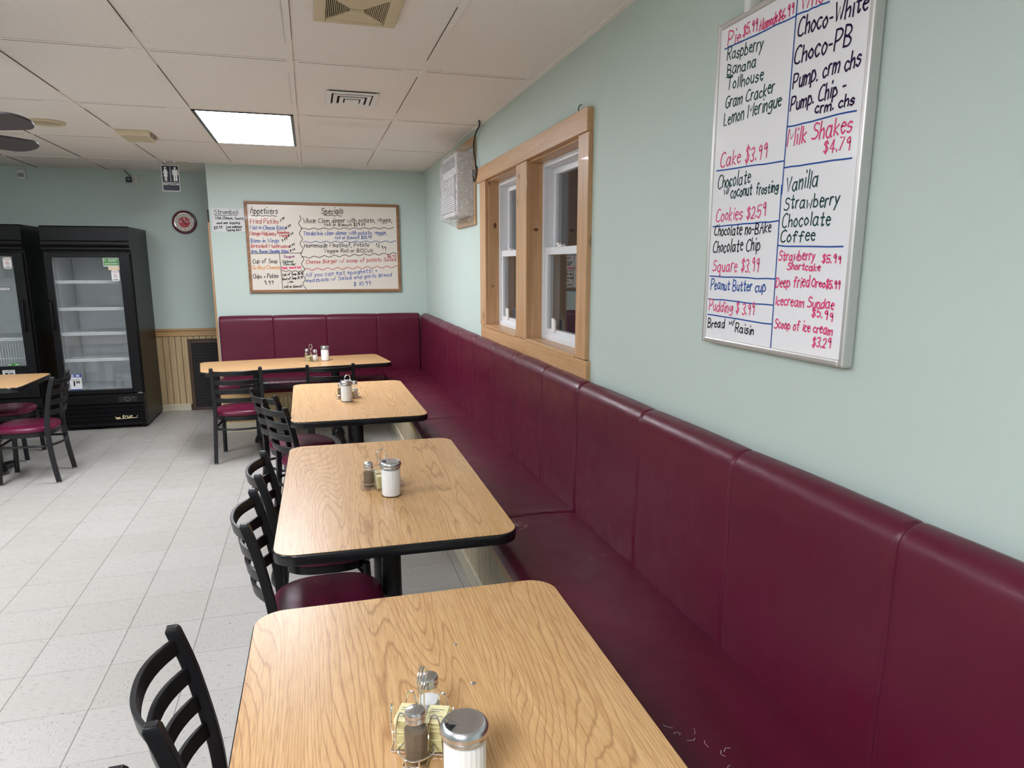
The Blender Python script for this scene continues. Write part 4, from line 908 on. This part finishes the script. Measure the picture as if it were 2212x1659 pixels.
g2 = sticker(C2, 'sticker', -2.75, -2.645, .665, .685, 'green', y2, .001, 'small green strip sticker'); lines(g2, [(-2.745, -2.715, .675, .008), (-2.685, -2.655, .675, .008)], y2, 'paper')
p2 = sticker(C2, 'price_card', -2.79, -2.69, .47, .628, 'paper', F2 - .0005, .001, 'white price card'); print_text('2', .066, lambda a, b: (-2.757 + a, F2 - .002, .574 + b), 'lettering', 'ink_n', p2, bold=.003); print_text('39', .036, lambda a, b: (-2.722 + a, F2 - .002, .586 + b), 'lettering', 'ink_n', p2, bold=.0015); print_text('20 oz BOTTLE', .0125, lambda a, b: (-2.74 + a, F2 - .002, .615 + b), 'lettering', 'ink_n', p2, bold=.0003)

# ------------------------------------------------------------ boards
TXT_R=[('Pie', 'k', 1.8846, 2.207, 1.8228, 2.1994, 0.0332),
('$5.99', 'k', 1.8105, 2.2089, 1.7486, 2.2069, 0.0259),
('Alamode', 'k', 1.7381, 2.2014, 1.6623, 2.1992, 0.025),
('$6.99', 'k', 1.6579, 2.2006, 1.6011, 2.2005, 0.0239),
('_', 'b', 1.8982, 2.2, 1.5894, 2.191, 0.0),
('Raspberry', 'g', 1.8833, 2.1664, 1.718, 2.1515, 0.0302),
('Banana', 'g', 1.8792, 2.1265, 1.7435, 2.1137, 0.0288),
('Tollhouse', 'g', 1.8749, 2.0848, 1.707, 2.0728, 0.0289),
('_', 'g', 1.8816, 2.1215, 1.8501, 2.1188, 0.0),
('Gram Cracker', 'g', 1.8788, 2.0367, 1.6573, 2.0314, 0.0307),
('Lemon Meringue', 'g', 1.8828, 1.9897, 1.6234, 1.9946, 0.0326),
('Cake $3.99', 'k', 1.8894, 1.877, 1.6707, 1.8755, 0.0366),
('_', 'b', 1.9068, 1.8693, 1.5965, 1.8565, 0.0),
('Chocolate', 'g', 1.8954, 1.8164, 1.736, 1.819, 0.0353),
('Whoo', 'k', 1.5715, 2.197, 1.4705, 2.191, 0.0295),
('_', 'b', 1.5896, 2.1924, 1.4718, 2.1865, 0.0),
('_', 'b', 1.5873, 2.2268, 1.5941, 1.7751, 0.0),
('Choco-White', 'p', 1.5771, 2.1387, 1.35, 2.133, 0.038),
('Choco-PB', 'p', 1.5829, 2.0793, 1.3913, 2.0727, 0.0385),
('Pump. crm chs', 'p', 1.5809, 2.0251, 1.3568, 2.022, 0.0346),
('Pump. Chip -', 'p', 1.5836, 1.974, 1.3962, 1.9741, 0.0322),
('crm. chs', 'p', 1.4905, 1.95, 1.3651, 1.9432, 0.0226),
('_', 'b', 1.5911, 1.9368, 1.3552, 1.9303, 0.0),
('Milk Shakes', 'k', 1.5871, 1.8902, 1.3651, 1.8886, 0.0398),
('$4.79', 'k', 1.4504, 1.8546, 1.367, 1.8497, 0.0251),
('_', 'b', 1.5933, 1.839, 1.3564, 1.8321, 0.0),
('Vanilla', 'g', 1.5792, 1.782, 1.4627, 1.7812, 0.036),
('w/', 'g', 1.8604, 1.7971, 1.8342, 1.798, 0.0232),
('coconut', 'g', 1.8254, 1.7852, 1.7253, 1.7871, 0.031),
('frosting', 'g', 1.7055, 1.7847, 1.6111, 1.7837, 0.0262),
('Cookies $2.59', 'k', 1.8954, 1.7239, 1.6592, 1.7255, 0.0324),
('_', 'b', 1.9098, 1.711, 1.5982, 1.7099, 0.0),
('Chocolate no-BAke', 'n', 1.9008, 1.6839, 1.6301, 1.6819, 0.0292),
('Chocolate Chip', 'n', 1.9024, 1.6351, 1.6718, 1.6376, 0.0329),
('Square $3.99', 'k', 1.9001, 1.5794, 1.6731, 1.5795, 0.0331),
('_', 'b', 1.9114, 1.5653, 1.5978, 1.5619, 0.0),
('Peanut Butter cup', 'b', 1.9044, 1.5267, 1.6349, 1.5275, 0.0281),
('_', 'b', 1.9145, 1.4979, 1.5964, 1.4936, 0.0),
('Pudding $ 3.99', 'k', 1.9079, 1.4625, 1.6802, 1.4641, 0.0302),
('_', 'b', 1.9131, 1.4496, 1.5966, 1.4447, 0.0),
('Bread', 'n', 1.9094, 1.412, 1.8207, 1.4145, 0.0251),
('w/', 'n', 1.7963, 1.427, 1.7704, 1.4292, 0.0136),
('Raisin', 'n', 1.7627, 1.4096, 1.6753, 1.4087, 0.0234),
('_', 'b', 1.5967, 1.7981, 1.5944, 1.3818, 0.0),
('Strawberry', 'g', 1.5807, 1.7363, 1.3859, 1.7328, 0.0319),
('Chocolate', 'g', 1.5848, 1.6931, 1.4089, 1.6917, 0.0307),
('Coffee', 'g', 1.5862, 1.6566, 1.4567, 1.6559, 0.0265),
('_', 'b', 1.5948, 1.6471, 1.3592, 1.6402, 0.0),
('Strawberry', 'k', 1.5879, 1.6108, 1.4513, 1.61, 0.0238),
('$5.99', 'k', 1.4239, 1.6031, 1.3639, 1.6025, 0.0176),
('Shortcake', 'k', 1.5504, 1.5872, 1.4288, 1.5854, 0.0169),
('Deep fried', 'k', 1.5919, 1.5425, 1.4638, 1.5459, 0.0256),
('Oreo', 'k', 1.4545, 1.5462, 1.4075, 1.5463, 0.0195),
('$5.99', 'k', 1.4033, 1.5456, 1.3593, 1.5452, 0.0176),
('Icecream Sundae', 'k', 1.5881, 1.4959, 1.3717, 1.4974, 0.0227),
('$5.99', 'k', 1.4444, 1.4778, 1.3738, 1.4694, 0.0201),
('Scoop of ice cream', 'k', 1.5848, 1.4371, 1.37, 1.4384, 0.0228),
('$3.29', 'k', 1.4338, 1.405, 1.3729, 1.4065, 0.0211)]
TXT_B=[('Appetizers', 'n', -0.5306, 2.0891, -0.2796, 2.0869, 0.0567),
('~', 'n', -0.5233, 2.0645, -0.2853, 2.0674, 0.0028),
('Specials', 'n', 0.1419, 2.0984, 0.3524, 2.0999, 0.0582),
('~', 'n', 0.1627, 2.0847, 0.342, 2.0817, 0.0056),
('Fried Pickles', 'r', -0.5389, 1.9927, -0.2762, 1.9925, 0.0478),
('7.99', 'n', -0.2569, 2.0114, -0.2191, 2.0353, 0.0232),
('Mac-n-Cheese Bites', 'b', -0.5426, 1.9374, -0.2133, 1.9329, 0.0387),
('8.99', 'n', -0.209, 1.9423, -0.1637, 1.9664, 0.0234),
('Mango-Habinero', 'r', -0.5509, 1.88, -0.3061, 1.8756, 0.0388),
('Boneless', 'r', -0.2912, 1.8964, -0.1769, 1.896, 0.028),
('Wings', 'r', -0.2748, 1.8667, -0.1924, 1.8676, 0.0262),
('8.99', 'n', -0.1878, 1.8677, -0.145, 1.8917, 0.0225),
('Bone-in Wings', 'b', -0.5451, 1.8078, -0.2828, 1.8104, 0.039),
('9.99', 'n', -0.257, 1.8134, -0.2032, 1.8393, 0.0263),
('Breaded Mushrooms', 'r', -0.5456, 1.7594, -0.1867, 1.7594, 0.0354),
('5.99', 'n', -0.1849, 1.7594, -0.1373, 1.7835, 0.0236),
('Broc. Bacon Cheddar Bites', 'b', -0.5454, 1.71, -0.1969, 1.7121, 0.028),
('8.99', 'n', -0.1806, 1.7217, -0.1354, 1.7362, 0.0189),
('_', 'n', -0.5568, 1.7006, -0.0654, 1.71, 0.0),
('_', 'n', -0.283, 1.7003, -0.2719, 1.3495, 0.0),
('Cup of Soup', 'n', -0.5406, 1.607, -0.3087, 1.6103, 0.0394),
('Grilled Cheese', 'o', -0.5492, 1.5459, -0.2894, 1.5505, 0.0358),
('Chips + Pickles', 'n', -0.5478, 1.459, -0.3085, 1.4619, 0.0397),
('9.99', 'n', -0.45, 1.3986, -0.3612, 1.3981, 0.0362),
('Soups:', 'm', -0.246, 1.6598, -0.1395, 1.6649, 0.0284),
('Salmon', 'g', -0.2626, 1.6123, -0.1561, 1.6173, 0.0266),
('Chowder', 'g', -0.2521, 1.5886, -0.1345, 1.5887, 0.0228),
('Hamb, tomato bisc', 'k', -0.2709, 1.5505, -0.083, 1.56, 0.0238),
('~', 'n', -0.2767, 1.5315, -0.068, 1.5264, 0.0067),
('Cup of Soup $6.99', 'n', -0.2676, 1.4837, -0.0697, 1.4957, 0.0229),
('Bowl of Soup $7.99', 'n', -0.2684, 1.4388, -0.0765, 1.4572, 0.023),
('with', 'n', -0.2237, 1.4117, -0.1676, 1.4162, 0.0173),
('roll or Biscuit', 'n', -0.2563, 1.3619, -0.0861, 1.3673, 0.025),
('~', 'n', -0.0701, 2.0754, -0.0609, 1.3478, 0.0131),
('Whole Clam dinner with potato, veggie,', 'n', -0.0373, 2.0012, 0.8444, 2.0308, 0.045),
('roll or Biscuit $29.99', 'n', 0.1697, 1.9783, 0.5635, 1.9827, 0.0284),
('~', 'n', -0.0634, 1.9473, 0.8622, 1.968, 0.0066),
('Tenderloin clam dinner with potato, veggie,', 'b', -0.0437, 1.8836, 0.7858, 1.9037, 0.0396),
('roll or Biscuit $25.99', 'b', 0.2648, 1.8511, 0.6268, 1.8581, 0.0287),
('~', 'b', -0.052, 1.8174, 0.8827, 1.8316, 0.0066),
('Homemade Meatloaf, Potato', 'n', -0.041, 1.7634, 0.5993, 1.7782, 0.0418),
('13.99', 'n', 0.6732, 1.7856, 0.7703, 1.7394, 0.0351),
('Veggie Roll or BISCuit', 'n', 0.1491, 1.7161, 0.6364, 1.7219, 0.0345),
('~', 'n', -0.0744, 1.6652, 0.884, 1.7116, 0.0086),
('$6.99', 'r', 0.7877, 1.6668, 0.8726, 1.6691, 0.0276),
('Cheese Burger w/ scoop of potato Salad', 'r', -0.0338, 1.6032, 0.8715, 1.6345, 0.0383),
('~', 'r', -0.0482, 1.5456, 0.8898, 1.575, 0.0096),
('All you can eat spaghetti +', 'b', -0.043, 1.4686, 0.6733, 1.5176, 0.0424),
('meatballs w/ Salad and garlic Bread', 'b', -0.044, 1.4155, 0.8214, 1.4776, 0.0348),
('$ 10.99', 'b', 0.4317, 1.3784, 0.599, 1.3852, 0.0394)]
TXT_P=[('Stromboli', 'n', -0.867, 2.0743, -0.6479, 2.0788, 0.0435),
('_', 'n', -0.8592, 2.0627, -0.653, 2.0696, 0.0),
('With Cheese, Sauce,', 'n', -0.8593, 2.0264, -0.5983, 2.0294, 0.0254),
('and one topping', 'n', -0.8479, 1.9811, -0.6367, 1.9874, 0.0237),
('$11.99', 'n', -0.8753, 1.9306, -0.8031, 1.9389, 0.031),
('Each additional', 'n', -0.7631, 1.946, -0.6215, 1.9509, 0.0183),
('Topping $1.69', 'n', -0.7695, 1.9184, -0.6325, 1.9203, 0.0184)]

mbt = thing('menu_board', 'large aluminium framed dessert menu whiteboard on the right wall', 'menu board', (0, 0, 0))
y0, y1, z0, z1 = 1.322, 1.937, 1.366, 2.27
mb = MB(); mb.box(W - .026, W - .002, y0 + .008, y1 - .008, z0 + .008, z1 - .008); mb.build('panel', 'whiteboard', mbt, smooth=0)
mb = MB(); fw = .017
for q in ((y0, y0 + fw, z0, z1), (y1 - fw, y1, z0, z1), (y0 + fw, y1 - fw, z0, z0 + fw), (y0 + fw, y1 - fw, z1 - fw, z1)): mb.box(W - .031, W - .001, q[0], q[1], q[2], q[3])
mb.build('frame', 'aluminium', mbt, smooth=0, bevel=.005)
write(TXT_R, None, lambda u, v: (W - .0266, -u, v), True, .10, .0036, 'lettering', mbt, random.Random(1))
mb = MB(); mb.box(W - .036, W - .001, 1.775, 1.80, 2.262, 2.30); mb.build('hanging_clip', 'white', mbt, bevel=.003)
sb = thing('specials_board', 'wood framed whiteboard of appetizers and specials on the back wall', 'menu board', (0, 0, 0))
x0, x1, z0, z1 = -.585, .918, 1.318, 2.204
mb = MB(); mb.box(x0 + .01, x1 - .01, YB - .02, YB - .002, z0 + .01, z1 - .01); mb.build('panel', 'boardcream', sb, smooth=0)
mb = MB(); fw = .027
for q in ((x0, x0 + fw, z0, z1), (x1 - fw, x1, z0, z1), (x0 + fw, x1 - fw, z0, z0 + fw), (x0 + fw, x1 - fw, z1 - fw, z1)): mb.box(q[0], q[1], YB - .032, YB - .001, q[2], q[3])
mb.build('frame', 'board_wood', sb, smooth=0, bevel=.004)
write(TXT_B, None, lambda u, v: (u, YB - .0208, v), False, .11, .0052, 'lettering', sb, random.Random(2))
ps = thing('paper_sign', 'handwritten paper stromboli sign taped left of the specials board', 'sign', (0, 0, 0))
mb = MB(); mb.box(-.886, -.59, YB - .0025, YB - .0008, 1.913, 2.13); mb.build('sheet', 'paper', ps, smooth=0)
write(TXT_P, None, lambda u, v: (u, YB - .0032, v), False, .10, .0046, 'lettering', ps, random.Random(3))

# ------------------------------------------------------------ wrapped air conditioner and its cord
ac = thing('air_conditioner', 'wall air conditioner wrapped in clear plastic beside the windows', 'air conditioner', (0, 0, 0))
ay0, ay1, ax, az0, az1 = 5.22, 5.78, W - .135, 1.955, 2.40
mb = MB(); mb.box(ax, W - .002, ay0, ay1, az0, az1); mb.build('housing', 'acwhite', ac, smooth=0, bevel=.012)
mb = MB(); mb.box(ax - .006, ax + .002, ay0 + .03, ay1 - .03, az0 + .03, az0 + .29, 1)
for k in range(17): z = az0 + .036 + k * .0152; mb.box(ax - .012, ax - .002, ay0 + .025, ay1 - .025, z, z + .008)
mb.box(ax - .010, ax, ay0 + .06, ay1 - .06, az1 - .10, az1 - .03, 1); mb.build('louver_panel', ['acwhite', 'acgrey'], ac, smooth=0)
mb = MB()
for q in ((5.15, 6.03, 2.44, 2.508), (5.15, 5.20, 1.95, 2.44), (5.15, 5.83, 1.885, 1.95)): mb.box(W - .014, W - .001, q[0], q[1], q[2], q[3])
mb.build('cardboard_surround', 'card', ac, smooth=0, bevel=.002)
mb = MB(); rr = random.Random(9); NU, NV = 44, 14; rows = []
for j in range(NV + 1):
    s = j / NV; q = s ** .6; row = []
    e = .05 * (1 - q) + .004
    xx = W - .012 - (.150 * min(1, s * 1.5) if s < .67 else .150)
    inset = 0 if s < .67 else (s - .67) / .33
    yy0, yy1 = ay0 - .012 - .045 * (1 - min(1, s * 1.5)), ay1 + .012 + .03 * (1 - min(1, s * 1.5)); zz0, zz1 = az0 - .012 - .06 * (1 - min(1, s * 1.5)), az1 + .012 + .06 * (1 - min(1, s * 1.5))
    cy, cz = (yy0 + yy1) / 2, (zz0 + zz1) / 2
    for (y, z) in rrect(yy1 - yy0, zz1 - zz0, .05, 10):
        amp = .0055 if 0 < j < NV * .66 else .002
        k = 1 - .97 * inset
        row.append((xx + rr.uniform(-.002, .002), cy + y * k + rr.uniform(-amp, amp), cz + z * k + rr.uniform(-amp, amp)))
    rows.append(row)
mb.ring(rows, 0, False); o = mb.build('plastic_cover', 'wrap', ac, smooth=70); sd = o.modifiers.new('sub', 'SUBSURF'); sd.levels = 1; sd.render_levels = 1
pc = thing('power_cord', 'black power cord running down from the ceiling edge to a plug by the window casing', 'cord', (0, 0, 0))
X = W - .024
mb = MB(); mb.tube(smoothpath([(W - .05, 4.85, H - .002), (X, 4.95, 2.533), (X, 5.06, 2.50), (X, 5.125, 2.45), (X, 5.125, 2.386), (X, 5.08, 2.311), (X - .006, 5.05, 2.262), (X - .01, 5.00, 2.272), (X - .012, 4.985, 2.25), (X - .012, 5.02, 2.20), (X - .012, 5.075, 2.178), (X - .012, 5.10, 2.215)], 6), .0055, 8); mb.build('cable', 'cord', pc)
mb = MB(); mb.prism(rrect(.034, .045, .012, 4), -.012, .016, 0, lambda a, b, c: (X - .012 - c, 5.10 + a * .8, 2.24 + b)); mb.build('plug', plain('clear_plug', s2l(150, 150, 150), .2), pc, bevel=.003)
